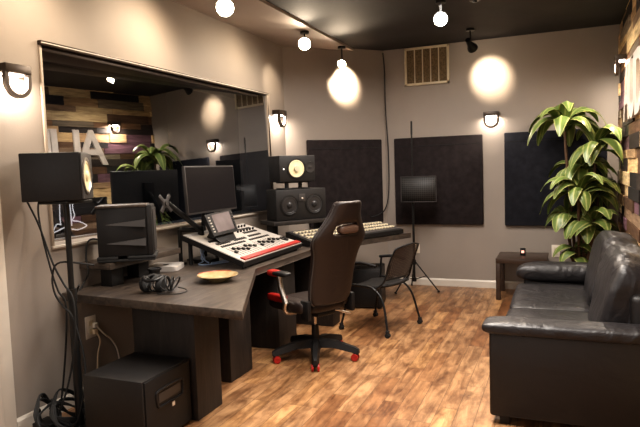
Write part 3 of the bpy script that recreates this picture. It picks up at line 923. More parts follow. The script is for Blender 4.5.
t = thing("monitor_arm", "black articulated monitor arm with an empty cross-shaped plate", "monitor arm", (-3.04, 4.16, DZ))
b = MB(); b.cyl((0, 0, 0), (0, 0, 0.02), 0.05); b.cyl((0, 0, 0.02), (0, 0, 0.30), 0.017); b.build("post", M_blackm, t)
b = MB(); b.tube([(0.0, 0.0, 0.30), (0.10, 0.10, 0.29), (0.13, 0.13, 0.28)], 0.022, n=10); b.tube([(0.13, 0.13, 0.28), (0.10, -0.06, 0.42), (0.07, -0.24, 0.545)], 0.023, n=12, smooth=0)
b.cyl((0.13, 0.13, 0.24), (0.13, 0.13, 0.32), 0.028); b.build("arm", M_blackm, t)
b = MB(); T2 = RT((0.08, -0.28, 0.545), ry=radians(-5))
for s in (1, -1):
    b.box((-0.006, -0.095, -0.016), (0.006, 0.095, 0.016), 0.003, T=T2 @ Matrix.Rotation(s * pi / 4, 4, "X"))
b.box((-0.012, -0.035, -0.035), (0.010, 0.035, 0.035), 0.004, T=T2); b.cyl((-0.0, 0, 0), (0.02, 0, 0), 0.02, T=T2)
b.build("mount_plate", M_cabl, t)

# ------------------------------------------------------------------ small things on the desk
t = thing("mini_computer", "small flat silver computer with rounded corners on the desk", "computer", (-3.0, 3.90, DZ), radians(20))
b = MB(); b.prism([(0.125 * (abs(cos(a)) ** .25) * (1 if cos(a) > 0 else -1), 0.125 * (abs(sin(a)) ** .25) * (1 if sin(a) > 0 else -1)) for a in [2 * pi * (k + .5) / 40 for k in range(40)]], 0.003, 0.042, 0.003)
b.build("body", M_silver, t)
b = MB(); b.cyl((0, 0, 0.042), (0, 0, 0.0425), 0.026, n=24); b.build("lid_emblem", M_cabl, t)
b = MB(); b.cyl((0, 0, 0), (0, 0, 0.004), 0.09, n=24); b.build("foot", M_rubber, t)

t = thing("ceramic_bowl", "shallow amber glazed bowl with red-brown rim on the desk", "bowl", (-2.29, 3.56, DZ))
b = MB(); b.lathe([(0, 0), (0.055, 0), (0.06, 0.006), (0.105, 0.022), (0.148, 0.046), (0.146, 0.050), (0.10, 0.028), (0.05, 0.013), (0, 0.011)], n=48); b.build("dish", M_bowl, t)
b = MB(); b.tube([(0.147 * cos(a), 0.147 * sin(a), 0.049) for a in [pi * 0.45 + pi * 0.62 * k / 14 for k in range(15)]], 0.0045, n=8, smooth=2); b.build("rim_glaze", M_bowlr, t)

t = thing("cup", "small black cylindrical cup beside the coiled headphones", "cup", (-2.80, 3.50, DZ))
b = MB(); b.lathe([(0, 0), (0.038, 0), (0.042, 0.072), (0.052, 0.074), (0.052, 0.086), (0.044, 0.088), (0.040, 0.08), (0.036, 0.012), (0, 0.01)], n=30); b.build("body", M_black, t)

t = thing("headphones", "black headphones lying with their cable coiled on the desk", "headphones", (-2.47, 3.11, DZ), radians(10)); t.scale = (1.15, 1.15, 1.1)
for s, x in ((1, -0.075), (-1, 0.02)):
    b = MB(); b.lathe([(0, -0.02), (0.04, -0.02), (0.048, -0.01), (0.05, 0.008), (0.034, 0.018), (0.02, 0.008), (0, 0.006)], Vector((x, 0, 0.052)), axis=Matrix.Rotation(radians(80 * s), 3, "Y"))
    b.build("ear_cup", M_rubber, t)
b = MB(); b.tube([(-0.075, 0.0, 0.09), (-0.07, -0.03, 0.10), (-0.03, -0.07, 0.085), (0.02, -0.06, 0.09), (0.03, 0.0, 0.098)], 0.009, n=8); b.tube([(-0.085, 0.01, 0.085), (-0.06, 0.05, 0.098), (-0.02, 0.07, 0.09), (0.03, 0.04, 0.09)], 0.008, n=8)
b.build("headband", M_black, t)
b = MB()
rr = random.Random(4)
for k in range(7):
    cx_, cz = -0.03 + 0.022 * k, 0.054
    R = 0.052 - 0.002 * k
    b.tube([(cx_ + 0.02 * sin(a + k), 0.02 + R * 1.3 * cos(a), cz + R * 0.95 * sin(a)) for a in [2 * pi * j / 12 for j in range(13)]], 0.0048, n=6, smooth=2)
b.tube([(0.11, 0.03, 0.03), (0.15, 0.05, 0.012), (0.17, 0.01, 0.006), (0.14, -0.05, 0.006), (0.08, -0.06, 0.006), (0.02, -0.05, 0.006)], 0.0035, n=6)
b.build("cable", M_rubber, t)

b = MB()
b.tube([(-2.86, 4.20, 1.0), (-2.84, 4.18, 0.90), (-2.80, 4.22, 0.832), (-2.74, 4.30, 0.83), (-2.70, 4.40, 0.84), (-2.74, 4.46, 0.88)], 0.006, n=8)
b.tube([(-2.90, 4.24, 0.98), (-2.85, 4.24, 0.86), (-2.86, 4.16, 0.828), (-2.80, 4.13, 0.828), (-2.72, 4.20, 0.828), (-2.66, 4.32, 0.83)], 0.005, n=8)
b.tube([(-2.88, 4.30, 0.95), (-2.87, 4.22, 0.86), (-2.80, 4.28, 0.83), (-2.76, 4.20, 0.829)], 0.007, n=8)
tag(b.build("cable_bundle", M_blue), "pale blue cables bunched on the desk under the console's rear corner", "cable")
b = MB()
b.box((-2.95, 4.22, DZ), (-2.78, 4.36, DZ + 0.035), 0.004)
t_ = tag(b.build("power_adapter", M_black), "black power adapter on the desk under the tilted console", "power adapter")

# ------------------------------------------------------------------ cables by the left wall
def cable(label, pts, r=0.006, m=None, name="cable"):
    b = MB(); b.tube(pts, r, n=8)
    return tag(b.build(name, m or M_rubber), label, "cable", "cables by the left wall" if m is None else None)


cable("black cable looping from the pole speaker's rear down behind the desk end",
      [(-3.02, 2.72, 1.55), (-3.10, 2.70, 1.56), (-3.14, 2.70, 1.50), (-3.06, 2.72, 1.31), (-2.94, 2.70, 1.07), (-2.86, 2.70, 0.94), (-2.79, 2.70, 0.84), (-2.79, 2.69, 0.58), (-2.86, 2.68, 0.30), (-2.95, 2.64, 0.05)])
cable("black cable hanging from under the pole speaker to the floor heap",
      [(-3.0, 2.78, 1.457), (-3.11, 2.78, 1.45), (-3.115, 2.78, 1.3), (-3.06, 2.78, 1.06), (-3.0, 2.78, 0.88), (-2.94, 2.78, 0.8), (-2.93, 2.76, 0.6), (-2.96, 2.74, 0.3), (-3.0, 2.72, 0.04)])
cable("black cable looped around the stand's pole at desk height",
      [(-2.80, 2.9, 1.03), (-2.90, 2.72, 1.072), (-2.95, 2.70, 0.987), (-2.94, 2.70, 0.878), (-2.88, 2.70, 0.8), (-2.80, 2.70, 0.72), (-2.75, 2.72, 0.42), (-2.78, 2.68, 0.12), (-2.84, 2.64, 0.03)])
cable("black cable dropping from the wedge-sided speaker behind the riser",
      [(-2.98, 3.28, 1.12), (-3.07, 3.16, 1.16), (-3.10, 3.14, 1.05), (-3.08, 3.13, 0.93), (-3.12, 3.12, 0.85), (-3.0, 2.92, 0.80), (-2.9, 2.86, 0.9)])
rr = random.Random(9)
for k in range(10):
    c = Vector((-2.96 + rr.uniform(-.08, .12), 2.70 + rr.uniform(-.10, .08), 0.08 + rr.uniform(0, .05)))
    tl = Matrix.Rotation(rr.uniform(.3, 1.2), 3, "Y") @ Matrix.Rotation(rr.uniform(-.8, .8), 3, "X")
    R = rr.uniform(.08, .15)
    pts = []
    for j in range(34):
        a = 2 * pi * j / 11
        q_ = c + tl @ Vector((R * cos(a) * (1 + .12 * sin(3 * a + k)), R * sin(a), 0.02 * sin(2.1 * a)))
        q_.z = max(0.009, q_.z); q_.x = max(-3.145, q_.x)
        pts.append(q_)
    b = MB(); b.tube(pts, 0.0055, n=6, smooth=3)
    tag(b.build("coiled_cable", M_rubber), "coiled black cable in the tangled heap at the stand's foot", "cable", "coiled cables heaped on the floor")
b = MB(); b.box((-3.10, 2.60, 0), (-2.99, 2.72, 0.055), 0.006); tag(b.build("power_brick", M_black), "small black power brick in the cable heap by the baseboard", "power adapter")

def outlet(label, loc, rz, s=1.0):
    t = thing("power_outlet", label, "outlet", loc, rz, "wall outlets")
    b = MB(); b.box((-0.038 * s, -0.007, -0.06 * s), (0.038 * s, 0, 0.06 * s), 0.003); b.build("cover_plate", M_plate, t)
    for dz in (-0.022, 0.022):
        b = MB(); b.box((-0.017 * s, -0.010, dz * s - 0.014 * s), (0.017 * s, -0.006, dz * s + 0.014 * s), 0.003); b.build("socket", M_keyw, t)
    return t


outlet("ivory wall outlet with two cables plugged in, below the desk", (LX, 3.21, 0.51), pi / 2, 1.35)
outlet("ivory wall outlet on back wall by the microphone stand", (-1.79, BY, 0.49), 0)
outlet("ivory wall outlet on back wall just above the side table", (-0.055, BY, 0.50), 0, 1.25)
b = MB(); b.box((LX + 0.008, 3.22, 0.50), (LX + 0.035, 3.255, 0.535), 0.004); b.tube([(LX + 0.03, 3.24, 0.51), (LX + 0.05, 3.29, 0.44), (LX + 0.03, 3.38, 0.37), (LX + 0.02, 3.45, 0.26), (LX + 0.02, 3.47, 0.10), (LX + 0.04, 3.47, 0.02)], 0.006, n=8)
tag(b.build("cable", M_plate), "white power cord curving right from the wall outlet", "cable")
b = MB(); b.box((LX + 0.008, 3.215, 0.455), (LX + 0.035, 3.25, 0.49), 0.004); b.tube([(LX + 0.03, 3.235, 0.47), (LX + 0.045, 3.25, 0.40), (LX + 0.03, 3.235, 0.3), (LX + 0.03, 3.22, 0.15), (LX + 0.05, 3.2, 0.02)], 0.006, n=8)
tag(b.build("cable", M_ivcable), "tan power cord hanging straight down from the wall outlet", "cable")

b = MB(); b.tube([(-2.19, 7.66, 3.12), (-2.172, 7.65, 2.9), (-2.165, 7.64, 2.36), (-2.135, 7.62, 1.83), (-2.135, 7.6, 1.29), (-2.18, 7.58, 1.05), (-2.26, 7.56, 0.97), (-2.35, 7.45, 0.94)], 0.008, n=8)
tag(b.build("cord", M_rubber), "thin dark wire running down the corner beside the vent", "cable")

# ------------------------------------------------------------------ gaming chair (local +x is the way it faces)
t = thing("gaming_chair", "high-backed dark brown leather gaming chair with red trim", "office chair", (-1.93, 4.47, 0), radians(153))
base_rot = radians(-68 - 153)
b = MB()
for k in range(5):
    a = base_rot + 2 * pi * k / 5
    d = Vector((cos(a), sin(a), 0)); s_ = Vector((-sin(a), cos(a), 0))
    p0, p1, p2 = d * 0.02, d * 0.17, d * 0.35
    def ring(p, w_, z0, z1): return [p + s_ * w_ + Vector((0, 0, z0)), p - s_ * w_ + Vector((0, 0, z0)), p - s_ * w_ * .6 + Vector((0, 0, z1)), p + s_ * w_ * .6 + Vector((0, 0, z1))]
    r = [ring(p0, .044, .10, .175), ring(p1, .036, .105, .165), ring(p2, .028, .068, .115), ring(d * .38, .018, .064, .098)]
    vv = [[b.bm.verts.new(q_) for q_ in x] for x in r]
    for x, y in zip(vv, vv[1:]):
        for m_ in range(4):
            b.bm.faces.new((x[m_], x[(m_ + 1) % 4], y[(m_ + 1) % 4], y[m_]))
    b.bm.faces.new(vv[0]); b.bm.faces.new(vv[-1])
b.cyl((0, 0, 0.085), (0, 0, 0.175), 0.05, 0.042)
star = b.build("star_base", M_black, t)
for k in range(5):
    a = base_rot + 2 * pi * k / 5
    d = Vector((cos(a), sin(a), 0)); s_ = Vector((-sin(a), cos(a), 0))
    c = d * 0.345 + Vector((0, 0, 0.031))
    b = MB(); b.box((-0.010, -0.02, 0.0), (0.026, 0.02, 0.045), 0.008, T=RT(c + Vector((0, 0, .012)), rz=a)); w_ = b.build("caster", M_black, t)
    for s2 in (-1, 1):
        b = MB(); b.lathe([(0, 0.010), (0.012, 0.010), (0.018, 0.012), (0.029, 0.010), (0.031, 0.004), (0.031, -0.006), (0.026, -0.008), (0, -0.008)], c + s_ * s2 * 0.022, axis=(s_ * s2).to_track_quat("Z", "Y").to_matrix(), n=22)
        b.build("wheel", M_red, w_)
b = MB(); b.cyl((0, 0, 0.17), (0, 0, 0.29), 0.033, 0.030); b.build("column_sleeve", M_black, t)
b = MB(); b.cyl((0, 0, 0.28), (0, 0, 0.40), 0.016); b.build("gas_piston", M_chrome, t)
b = MB(); b.box((-0.16, -0.1, 0.39), (0.14, 0.1, 0.43), 0.012); b.build("tilt_plate", M_blackm, t)
b = MB(); b.tube([(-0.02, -0.09, 0.40), (-0.05, -0.2, 0.385), (-0.07, -0.27, 0.36)], 0.008, n=8); b.cyl((-0.065, -0.25, 0.368), (-0.085, -0.33, 0.34), 0.012, 0.010, n=10); b.build("lever", M_chrome, t)
b = MB(); b.pillow((0.05, 0, 0.475), (0.50, 0.40, 0.11), 0.4, n=18, e2=.5); b.build("seat", M_chairl, t)
for s in (-1, 1):
    b = MB(); b.pillow((0.06, s * 0.225, 0.495), (0.48, 0.12, 0.11), 0.5, n=14); b.build("seat_bolster", M_chairl, t)
    b = MB(); b.pillow((0.17, s * 0.262, 0.54), (0.24, 0.07, 0.06), 0.5, n=12); b.build("red_panel", M_red, t)
# backrest: front and back grids, opened where the head slot is
rows = [(0.505, .18, 0.0), (0.53, .205, 0), (0.58, .222, 0), (0.70, .228, 0), (0.82, .230, 0), (0.93, .242, 0), (1.01, .275, 0), (1.055, .278, 0), (1.095, .258, 0), (1.13, .232, 0), (1.17, .205, 0), (1.22, .172, 0), (1.28, .148, 0), (1.325, .14, 0), (1.35, .12, 0)]
nu = 12
def bx_(z): return -0.235 - (z - 0.43) * 0.27 + 0.03 * sin((z - 0.43) * 4.2)
bm = MB(); fr_, bk_ = [], []
for z, w_, _ in rows:
    ra, rb = [], []
    for i in range(nu + 1):
        u = -1 + 2 * i / nu
        y = u * w_
        th_ = 0.05 * (1 - 0.25 * abs(u))
        wing = 0.055 * abs(u) ** 3
        ra.append(bm.bm.verts.new((bx_(z) + th_ + wing, y, z)))
        rb.append(bm.bm.verts.new((bx_(z) - th_ * .55 + wing, y, z)))
    fr_.append(ra); bk_.append(rb)
def hole(i, j): return j in (8, 9) and (i in (3, 4) or i in (7, 8))
cells = {(i, j) for j in range(len(rows) - 1) for i in range(nu) if not (j in (8, 9) and 3 <= i <= 8)}
for (i, j) in cells:
    bm.bm.faces.new((fr_[j][i], fr_[j][i + 1], fr_[j + 1][i + 1], fr_[j + 1][i]))
    bm.bm.faces.new((bk_[j][i], bk_[j + 1][i], bk_[j + 1][i + 1], bk_[j][i + 1]))
    for (di, dj, a, c) in ((-1, 0, (i, j), (i, j + 1)), (1, 0, (i + 1, j), (i + 1, j + 1)), (0, -1, (i, j), (i + 1, j)), (0, 1, (i, j + 1), (i + 1, j + 1))):
        if (i + di, j + dj) not in cells:
            bm.bm.faces.new((fr_[a[1]][a[0]], fr_[c[1]][c[0]], bk_[c[1]][c[0]], bk_[a[1]][a[0]]))
bo = bm.build("backrest", M_chairl, t)
md = bo.modifiers.new("sub", "SUBSURF"); md.levels = 2; md.render_levels = 2
for e_ in bo.data.edges: pass
b = MB(); b.pillow((bx_(1.13) + 0.01, -0.03, 1.125), (0.085, 0.20, 0.075), 0.6, n=14); b.build("head_roll", mat("tan_leatherette", (0.09, 0.052, 0.036), 0.4), t)
# piping along both edges of the back
for s in (-1, 1):
    b = MB(); b.tube([(bx_(z) - 0.0 + 0.055 - 0.012, s * w_ * 0.985, z) for z, w_, _ in rows[:-1]], 0.0065, n=8, smooth=3)
    b.build("piping", M_cabl, t)
# side brackets and armrests
for s in (-1, 1):
    b = MB(); b.box((-0.23, s * 0.24 - 0.02, 0.40), (-0.13, s * 0.24 + 0.02, 0.56), 0.012); b.build("hinge_cover", M_black, t)
    b = MB(); b.tube([(0.0, s * 0.20, 0.43), (0.0, s * 0.28, 0.44), (0.0, s * 0.315, 0.48), (-0.02, s * 0.315, 0.54)], 0.018, n=10); b.tube([(-0.02, s * 0.315, 0.52), (0.04, s * 0.315, 0.64), (0.06, s * 0.315, 0.75)], 0.024, n=10); b.build("armrest_post", M_chrome, t)
    b = MB(); b.pillow((0.03, s * 0.315, 0.765), (0.20, 0.085, 0.04), 0.5, n=12); b.build("armrest_pad", M_black, t)
    b = MB(); b.pillow((0.12, s * 0.315, 0.762), (0.16, 0.08, 0.052), 0.6, n=12); b.build("red_armrest_tip", M_red, t)

# ------------------------------------------------------------------ mesh-back chair on casters
t = thing("mesh_chair", "black perforated-back chair on casters beside the desk", "chair", (-1.675, 5.56, 0), radians(163))
def grid_surface(b, rows_, thick=None, uv=True):
    vv = [[b.bm.verts.new(p) for p in r] for r in rows_]
    l = b.bm.loops.layers.uv.new("UVMap") if uv else None
    m_, n_k = len(rows_), len(rows_[0])
    for j in range(m_ - 1):
        for i in range(n_k - 1):
            f = b.bm.faces.new((vv[j][i], vv[j][i + 1], vv[j + 1][i + 1], vv[j + 1][i]))
            if uv:
                for lp, (a, c) in zip(f.loops, ((i, j), (i + 1, j), (i + 1, j + 1), (i, j + 1))):
                    lp[l].uv = (a / (n_k - 1), c / (m_ - 1))
    return b


rows_ = []
for j in range(11):
    v = j / 10; r = []
    for i in range(17):
        u = -1 + i / 8
        w_ = 0.21 + 0.02 * sin(v * pi)
        x = -0.205 - 0.10 * v - 0.05 * (1 - u * u) * (1 - .3 * v) - 0.02 * v * v
        zz = 0.53 + 0.33 * v - 0.03 * (u * u) * (v ** 2)
        r.append((x, u * w_, zz))
    rows_.append(r)
b = MB(); grid_surface(b, rows_); bk = b.build("backrest", M_perf, t)
md = bk.modifiers.new("s", "SOLIDIFY"); md.thickness = 0.008
b = MB()
edge = [rows_[0][i] for i in range(0, 17, 2)] + [rows_[j][16] for j in range(2, 11, 2)] + [rows_[10][i] for i in range(14, -1, -2)] + [rows_[j][0] for j in range(8, -1, -2)]
b.tube(edge, 0.009, n=8, smooth=3); b.build("back_rim", M_black, t)
rows_ = []
for j in range(11):
    v = j / 10; r = []
    for i in range(13):
        u = -1 + i / 6
        w_ = 0.225 * (1 - 0.12 * (2 * v - 1) ** 4)
        x = -0.21 + 0.45 * v
        zz = 0.455 - 0.015 * (1 - u * u) - 0.035 * max(0, v - .75) * 4 * .5 + 0.03 * max(0, .25 - v) * 4
        r.append((x, u * w_, zz))
    rows_.append(r)
b = MB(); grid_surface(b, rows_, uv=False); se = b.build("seat", M_black, t)
md = se.modifiers.new("s", "SOLIDIFY"); md.thickness = 0.022
for s in (-1, 1):
    b = MB()
    # front leg rising to the arm, rear leg rising to the back
    b.tube([(0.27, s * 0.30, 0.06), (0.20, s * 0.275, 0.35), (0.16, s * 0.26, 0.50), (0.15, s * 0.26, 0.655), (0.10, s * 0.26, 0.672)], 0.011, n=10, smooth=5)
    b.build("front_leg", M_blackm, t)
    b = MB()
    b.tube([(-0.27, s * 0.30, 0.06), (-0.20, s * 0.265, 0.33), (-0.08, s * 0.25, 0.44), (0.05, s * 0.25, 0.455), (0.16, s * 0.26, 0.46)], 0.011, n=10, smooth=5)
    b.build("rear_leg", M_blackm, t)
    b = MB(); b.tube([(-0.12, s * 0.25, 0.44), (-0.19, s * 0.235, 0.50), (-0.235, s * 0.22, 0.60), (-0.26, s * 0.218, 0.68)], 0.010, n=8)
    b.build("back_upright", M_blackm, t)
    b = MB(); b.tube([(0.17, s * 0.26, 0.668), (0.02, s * 0.265, 0.682), (-0.13, s * 0.26, 0.66)], 0.016, n=10); b.build("armrest", M_black, t)
    for x in (0.272, -0.272):
        b = MB(); b.box((x - 0.016, s * 0.302 - 0.016, 0.03), (x + 0.016, s * 0.302 + 0.016, 0.068), 0.006)
        b.cyl((x, s * 0.302 - 0.02, 0.022), (x, s * 0.302 + 0.02, 0.022), 0.022, n=16); b.build("caster", M_rubber, t)
b = MB(); b.tube([(-0.1, -0.25, 0.44), (-0.1, 0, 0.432), (-0.1, 0.25, 0.44)], 0.01, n=8); b.build("cross_bar", M_blackm, t)

# ------------------------------------------------------------------ microphone stand with reflection screen
t = thing("microphone_stand", "tall black tripod microphone stand before the back wall panel", "microphone stand", (-1.745, 7.33, 0))
b = MB(); b.cyl((0, 0, 0.12), (0, 0, 1.20), 0.015, n=12); b.build("lower_tube", M_blackm, t)
b = MB(); b.cyl((0, 0, 1.15), (0, 0, 2.17), 0.009, n=10); b.cyl((0, 0, 1.12), (0, 0, 1.20), 0.018, n=12); b.cyl((0, 0, 2.0), (0, 0, 2.17), 0.012, n=10); b.build("upper_tube", M_blackm, t)
b = MB(); b.cyl((0, 0, 0.12), (0, 0, 0.17), 0.026, n=12); b.build("leg_collar", M_blackm, t); b = MB(); b.cyl((0, 0, 0.34), (0, 0, 0.40), 0.024, n=12); b.build("leg_collar", M_blackm, t)
for a in (-8, 110, 235):
    d = Vector((cos(radians(a)), sin(radians(a)), 0))
    b = MB(); b.tube([d * 0.02 + Vector((0, 0, 0.37)), d * 0.32 + Vector((0, 0, 0.015))], 0.009, n=8, smooth=0); b.tube([d * 0.02 + Vector((0, 0, 0.15)), d * 0.16 + Vector((0, 0, 0.20))], 0.006, n=6, smooth=0)
    l = b.build("leg", M_blackm, t)
    MB().cyl(d * 0.31 + Vector((0, 0, 0.0)), d * 0.33 + Vector((0, 0, 0.02)), 0.012, n=8).build("rubber_foot", M_rubber, l)
t = thing("reflection_screen", "curved dark grid acoustic screen clamped to the microphone stand", "acoustic screen", (-1.67, 7.30, 1.15))
rows_ = []
for j in range(3):
    rows_.append([(0.225 * sin(a) / sin(0.9), 0.10 - 0.16 * cos(a) * 1.0 + 0.02, 0.32 * j / 2) for a in [-0.9 + 1.8 * i / 20 for i in range(21)]])
b = MB(); grid_surface(b, rows_, uv=False); g_ = b.build("foam_face", M_grid, t)
md = g_.modifiers.new("s", "SOLIDIFY"); md.thickness = 0.02
b = MB(); b.tube([rows_[0][i] for i in range(21)], 0.006, n=6, smooth=0); b.tube([rows_[2][i] for i in range(21)], 0.006, n=6, smooth=0)
for i in (0, 20): b.tube([rows_[0][i], rows_[2][i]], 0.006, n=6, smooth=0)
b.build("rim", M_cabl, t)
b = MB(); b.box((-0.095, 0.02, 0.1), (-0.055, 0.05, 0.16), 0.004); b.build("clamp", M_blackm, t)

# ------------------------------------------------------------------ side table with a small gadget
t = thing("side_table", "square dark espresso side table against the back wall", "side table", (-0.42, 7.32, 0))
b = MB(); b.box((-0.285, -0.29, 0.435), (0.285, 0.29, 0.49), 0.003); b.build("tabletop", M_espresso, t)
for sx in (-1, 1):
    for sy in (-1, 1):
        b = MB(); b.box((sx * 0.258 - 0.026, sy * 0.262 - 0.026, 0), (sx * 0.258 + 0.026, sy * 0.262 + 0.026, 0.436), 0.002); b.build("leg", M_espresso, t)
t = thing("small_speaker", "tiny black gadget with a pinkish light on the side table", "gadget", (-0.42, 7.36, 0.49))
b = MB(); b.box((-0.03, -0.03, 0), (0.03, 0.03, 0.085), 0.005); b.build("body", M_black, t)
b = MB(); b.box((-0.016, -0.033, 0.03), (0.016, -0.03, 0.06), 0.001); b.build("display", M_pink, t)

# ------------------------------------------------------------------ dracaena
t = thing("potted_plant", "tall arching green striped-leaf plant in the far corner", "plant", (0.20, 7.28, 0))
b = MB(); b.lathe([(0, 0), (0.13, 0), (0.15, 0.02), (0.175, 0.28), (0.18, 0.30), (0.165, 0.30), (0.155, 0.27), (0, 0.27)], n=36); pot = b.build("pot", M_pot, t)
b = MB(); b.lathe([(0, 0.276), (0.156, 0.272)], n=24); b.build("soil", M_soil, t)
heads = [((-0.16, -0.12, 2.02), 18, 0.64, 0.3), ((0.17, -0.14, 1.78), 18, 0.60, 0.2), ((-0.02, -0.34, 1.27), 18, 0.56, 0.2), ((0.02, 0.02, 1.52), 17, 0.56, 0.1), ((0.05, -0.18, 0.85), 12, 0.42, 0.0), ((-0.04, -0.12, 0.58), 9, 0.36, -0.1), ((0.20, -0.06, 1.26), 14, 0.48, 0.1), ((-0.14, -0.16, 0.98), 11, 0.42, 0.1), ((0.14, -0.30, 0.92), 12, 0.42, 0.1)]
bs = MB(); lv = MB(); uvl = lv.bm.loops.layers.uv.new("UVMap")
rl = random.Random(21)
XMAX = RX - 0.20 - 0.035
for (hx, hy, hz), nl, ll, up in heads:
    bs.tube([(hx * .25, hy * .25, 0.26), (hx * .45, hy * .5, hz * .45), (hx * .85, hy * .9, hz * .8), (hx, hy, hz + 0.05)], 0.016, n=10)
    for k in range(nl):
        az = 2 * pi * k / nl * 2.4 + rl.uniform(-.25, .25)
        el = radians(rl.uniform(10, 68)) + up * .3
        L_ = ll * rl.uniform(0.8, 1.15)
        d = Vector((cos(az) * cos(el), sin(az) * cos(el), sin(el)))
        p = Vector((hx, hy, hz)) + Vector((0, 0, rl.uniform(-.08, .06)))
        n_s = 11; W_ = 0.084 * rl.uniform(.85, 1.2)
        prevr = None
        for j in range(n_s):
            f = j / (n_s - 1)
            side = Vector((-sin(az), cos(az), 0))
            nrm_ = side.cross(d).normalized()
            w_ = W_ * (sin(pi * min(1, (f * .9 + .08))) ** .75) * (1 - .2 * f) + .002
            row = []
            for u in (-1, -.5, 0, .5, 1):
                q_ = p + side * (w_ * u) + nrm_ * (abs(u) * w_ * .35) + nrm_ * 0.006 * sin(9 * f + u * 3)
                if q_.x > XMAX: q_.x = XMAX - (q_.x - XMAX) * .15
                if q_.y > 0.34: q_.y = 0.34 - (q_.y - .34) * .1
                if q_.x < -0.30 and q_.z < 0.54: q_.z = 0.54 - (q_.z - .54) * .1
                row.append(lv.bm.verts.new(q_))
            if prevr:
                for i in range(4):
                    fc = lv.bm.faces.new((prevr[i], prevr[i + 1], row[i + 1], row[i]))
                    for lp, uu in zip(fc.loops, (i, i + 1, i + 1, i)):
                        lp[uvl].uv = (uu / 4, f)
            prevr = row
            step = L_ / n_s
            p = p + d * step
            d = (d + Vector((0, 0, -0.40 * (0.45 + f)))).normalized()
bs.build("stems", M_stem, t)
o = lv.build("foliage", M_leaf, t, ang=80)

# ------------------------------------------------------------------ leather sofa along the plank wall
t = thing("leather_sofa", "black leather sofa with padded arms along the plank wall", "sofa", (0.1, 4.8, 0))
def S(x, y, z): return (x - 0.1, y - 4.8, z)
b = MB(); b.box(S(-0.36, 3.80, 0.07), S(0.60, 5.86, 0.33), 0.02); b.build("base", M_sofa, t)
b = MB(); b.box(S(-0.405, 3.60, 0.055), S(0.605, 3.80, 0.585), 0.018, seg=3); b.build("near_arm", M_sofa, t)
b = MB(); b.pillow(S(0.085, 3.70, 0.60), (1.07, 0.225, 0.09), 0.18, n=30, e2=.55, wr=0.006, ws=9); b.build("near_arm_pad", M_sofas, t)
b = MB(); b.box(S(-0.33, 5.86, 0.055), S(0.605, 6.06, 0.55), 0.02, seg=3); b.build("far_arm", M_sofa, t)
b = MB(); b.pillow(S(0.10, 5.95, 0.545), (1.0, 0.27, 0.20), 0.22, n=30, e2=.75, wr=0.007, ws=9); b.build("far_arm_pad", M_sofas, t)
for k in range(2):
    y0 = 3.82 + 1.01 * k
    b = MB(); b.pillow(S(-0.03, y0 + 0.505, 0.385), (0.72, 1.02, 0.17), 0.16, n=30, e2=.35, wr=0.008, ws=5, seed=k * 7); b.build("seat_cushion", M_sofas, t)
b = MB(); b.box(S(0.38, 3.80, 0.30), S(0.60, 5.88, 0.80), 0.04, seg=3); b.build("back_frame", M_sofa, t)
for k in range(2):
    y0 = 3.84 + 1.0 * k
    T = RT(S(0.385, y0 + 0.50, 0.695), ry=radians(15))
    b = MB(); b.pillow((0, 0, 0), (0.30, 1.0, 0.58), 0.25, n=34, e2=.45, T=T, wr=0.045, ws=4.5, seed=3 + k * 5); b.build("back_cushion", M_sofas, t)
for x in (-0.32, 0.54):
    for y in (3.66, 6.0):
        b = MB(); b.box(S(x - 0.03, y - 0.03, 0), S(x + 0.03, y + 0.03, 0.06), 0.004); b.build("foot", M_black, t)

# ------------------------------------------------------------------ letters on the plank wall (seen in the window), drawing behind the glass
for ch, y in (("A", 6.42), ("U", 5.98), ("D", 5.49)):
    cu = bpy.data.curves.new("letter", "FONT"); cu.body = ch; cu.size = 0.76; cu.extrude = 0.015; cu.offset = 0.012; cu.align_x = "CENTER"
    o = bpy.data.objects.new("wall_letter", cu); COL.objects.link(o)
    dg = bpy.context.evaluated_depsgraph_get(); dg.update()
    me = bpy.data.meshes.new_from_object(o.evaluated_get(dg)); bpy.data.objects.remove(o)
    me.materials.clear(); me.materials.append(M_letter)
    o = bpy.data.objects.new("wall_letter", me); COL.objects.link(o)
    o.location = (RX - 0.042, y, 1.99); o.rotation_euler = (pi / 2, 0, -pi / 2)
    tag(o, "large pale capital letter %s on the plank wall, reflected in the window" % ch, "letter", "wall letters")
t = thing("line_art_board", "glowing white line drawing seen through the dark window near the pole speaker", "line_art", (-5.30, 5.0, 0.9))  # black board with glowing white lines, added on the booth's back wall
b = MB(); b.box((0, -0.62, -0.1), (0.02, 0.75, 0.95), 0.003); b.build("board", M_poster, t)
b = MB()
b.tube([(0.03, -0.001, 0.500), (0.03, -0.015, 0.280), (0.03, -0.010, 0.160)], 0.007, n=6)
b.tube([(0.03, -0.015, 0.170), (0.03, -0.070, 0.175), (0.03, -0.130, 0.090), (0.03, -0.070, 0.100), (0.03, 0.040, 0.130)], 0.007, n=6)
b.tube([(0.03, 0.130, 0.500), (0.03, 0.146, 0.300), (0.03, 0.150, 0.140)], 0.007, n=6)
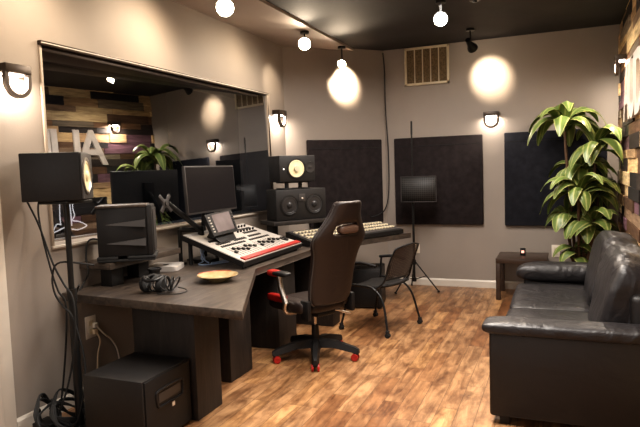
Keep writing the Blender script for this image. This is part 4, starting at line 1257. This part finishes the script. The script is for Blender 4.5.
b.tube([(0.03, 0.188, 0.500), (0.03, 0.180, 0.350), (0.03, 0.200, 0.260), (0.03, 0.170, 0.200), (0.03, 0.258, 0.180), (0.03, 0.379, 0.120), (0.03, 0.250, 0.085), (0.03, 0.150, 0.100)], 0.007, n=6)
b.build("line_drawing", M_neon, t)

# ------------------------------------------------------------------ light
def area(name, loc, size, energy, col, rot=(0, 0, 0), size_y=None, spread=None):
    l = bpy.data.lights.new(name, "AREA"); l.energy = energy; l.color = col; l.size = size
    if spread: l.spread = radians(spread)
    if size_y: l.shape = "RECTANGLE"; l.size_y = size_y
    o = bpy.data.objects.new(name, l); COL.objects.link(o); o.location = loc; o.rotation_euler = rot
    o.visible_glossy = True
    return o


area("ceiling_fill_light", (-0.8, 2.9, 3.1), 1.2, 50, (1, 0.92, 0.84), size_y=1.6, spread=115)
area("rear_fill_light", (-1.3, -1.3, 2.2), 2.2, 20, (1, 0.93, 0.88), rot=(radians(80), 0, 0), size_y=1.4)
area("ceiling_fill_light_far", (-1.2, 5.2, 3.12), 0.9, 60, (1, 0.92, 0.85), size_y=1.8, spread=165)
w = bpy.data.worlds.new("World"); SC.world = w; w.use_nodes = True
w.node_tree.nodes["Background"].inputs[0].default_value = (0.5, 0.42, 0.36, 1)
w.node_tree.nodes["Background"].inputs[1].default_value = 0.18

# ------------------------------------------------------------------ camera
f_px, yaw, pit, rol = 582.69, 0.392685, 0.0755072, -0.0327695
fw = Vector((-sin(yaw) * cos(pit), cos(yaw) * cos(pit), -sin(pit)))
r = Vector((cos(yaw), sin(yaw), 0)); u = r.cross(fw)
r2 = r * cos(rol) + u * sin(rol); u2 = -r * sin(rol) + u * cos(rol)
cam = bpy.data.cameras.new("camera"); co = bpy.data.objects.new("camera", cam); COL.objects.link(co)
Mx = Matrix((r2, u2, -fw)).transposed().to_4x4(); Mx.translation = (0, 0, 1.6)
co.matrix_world = Mx
cam.sensor_width = 36; cam.lens = 36 * f_px / 640; cam.clip_start = 0.05
SC.camera = co
SC.view_settings.view_transform = "Standard"
SC.view_settings.look = "Medium High Contrast"
SC.view_settings.exposure = 1.0
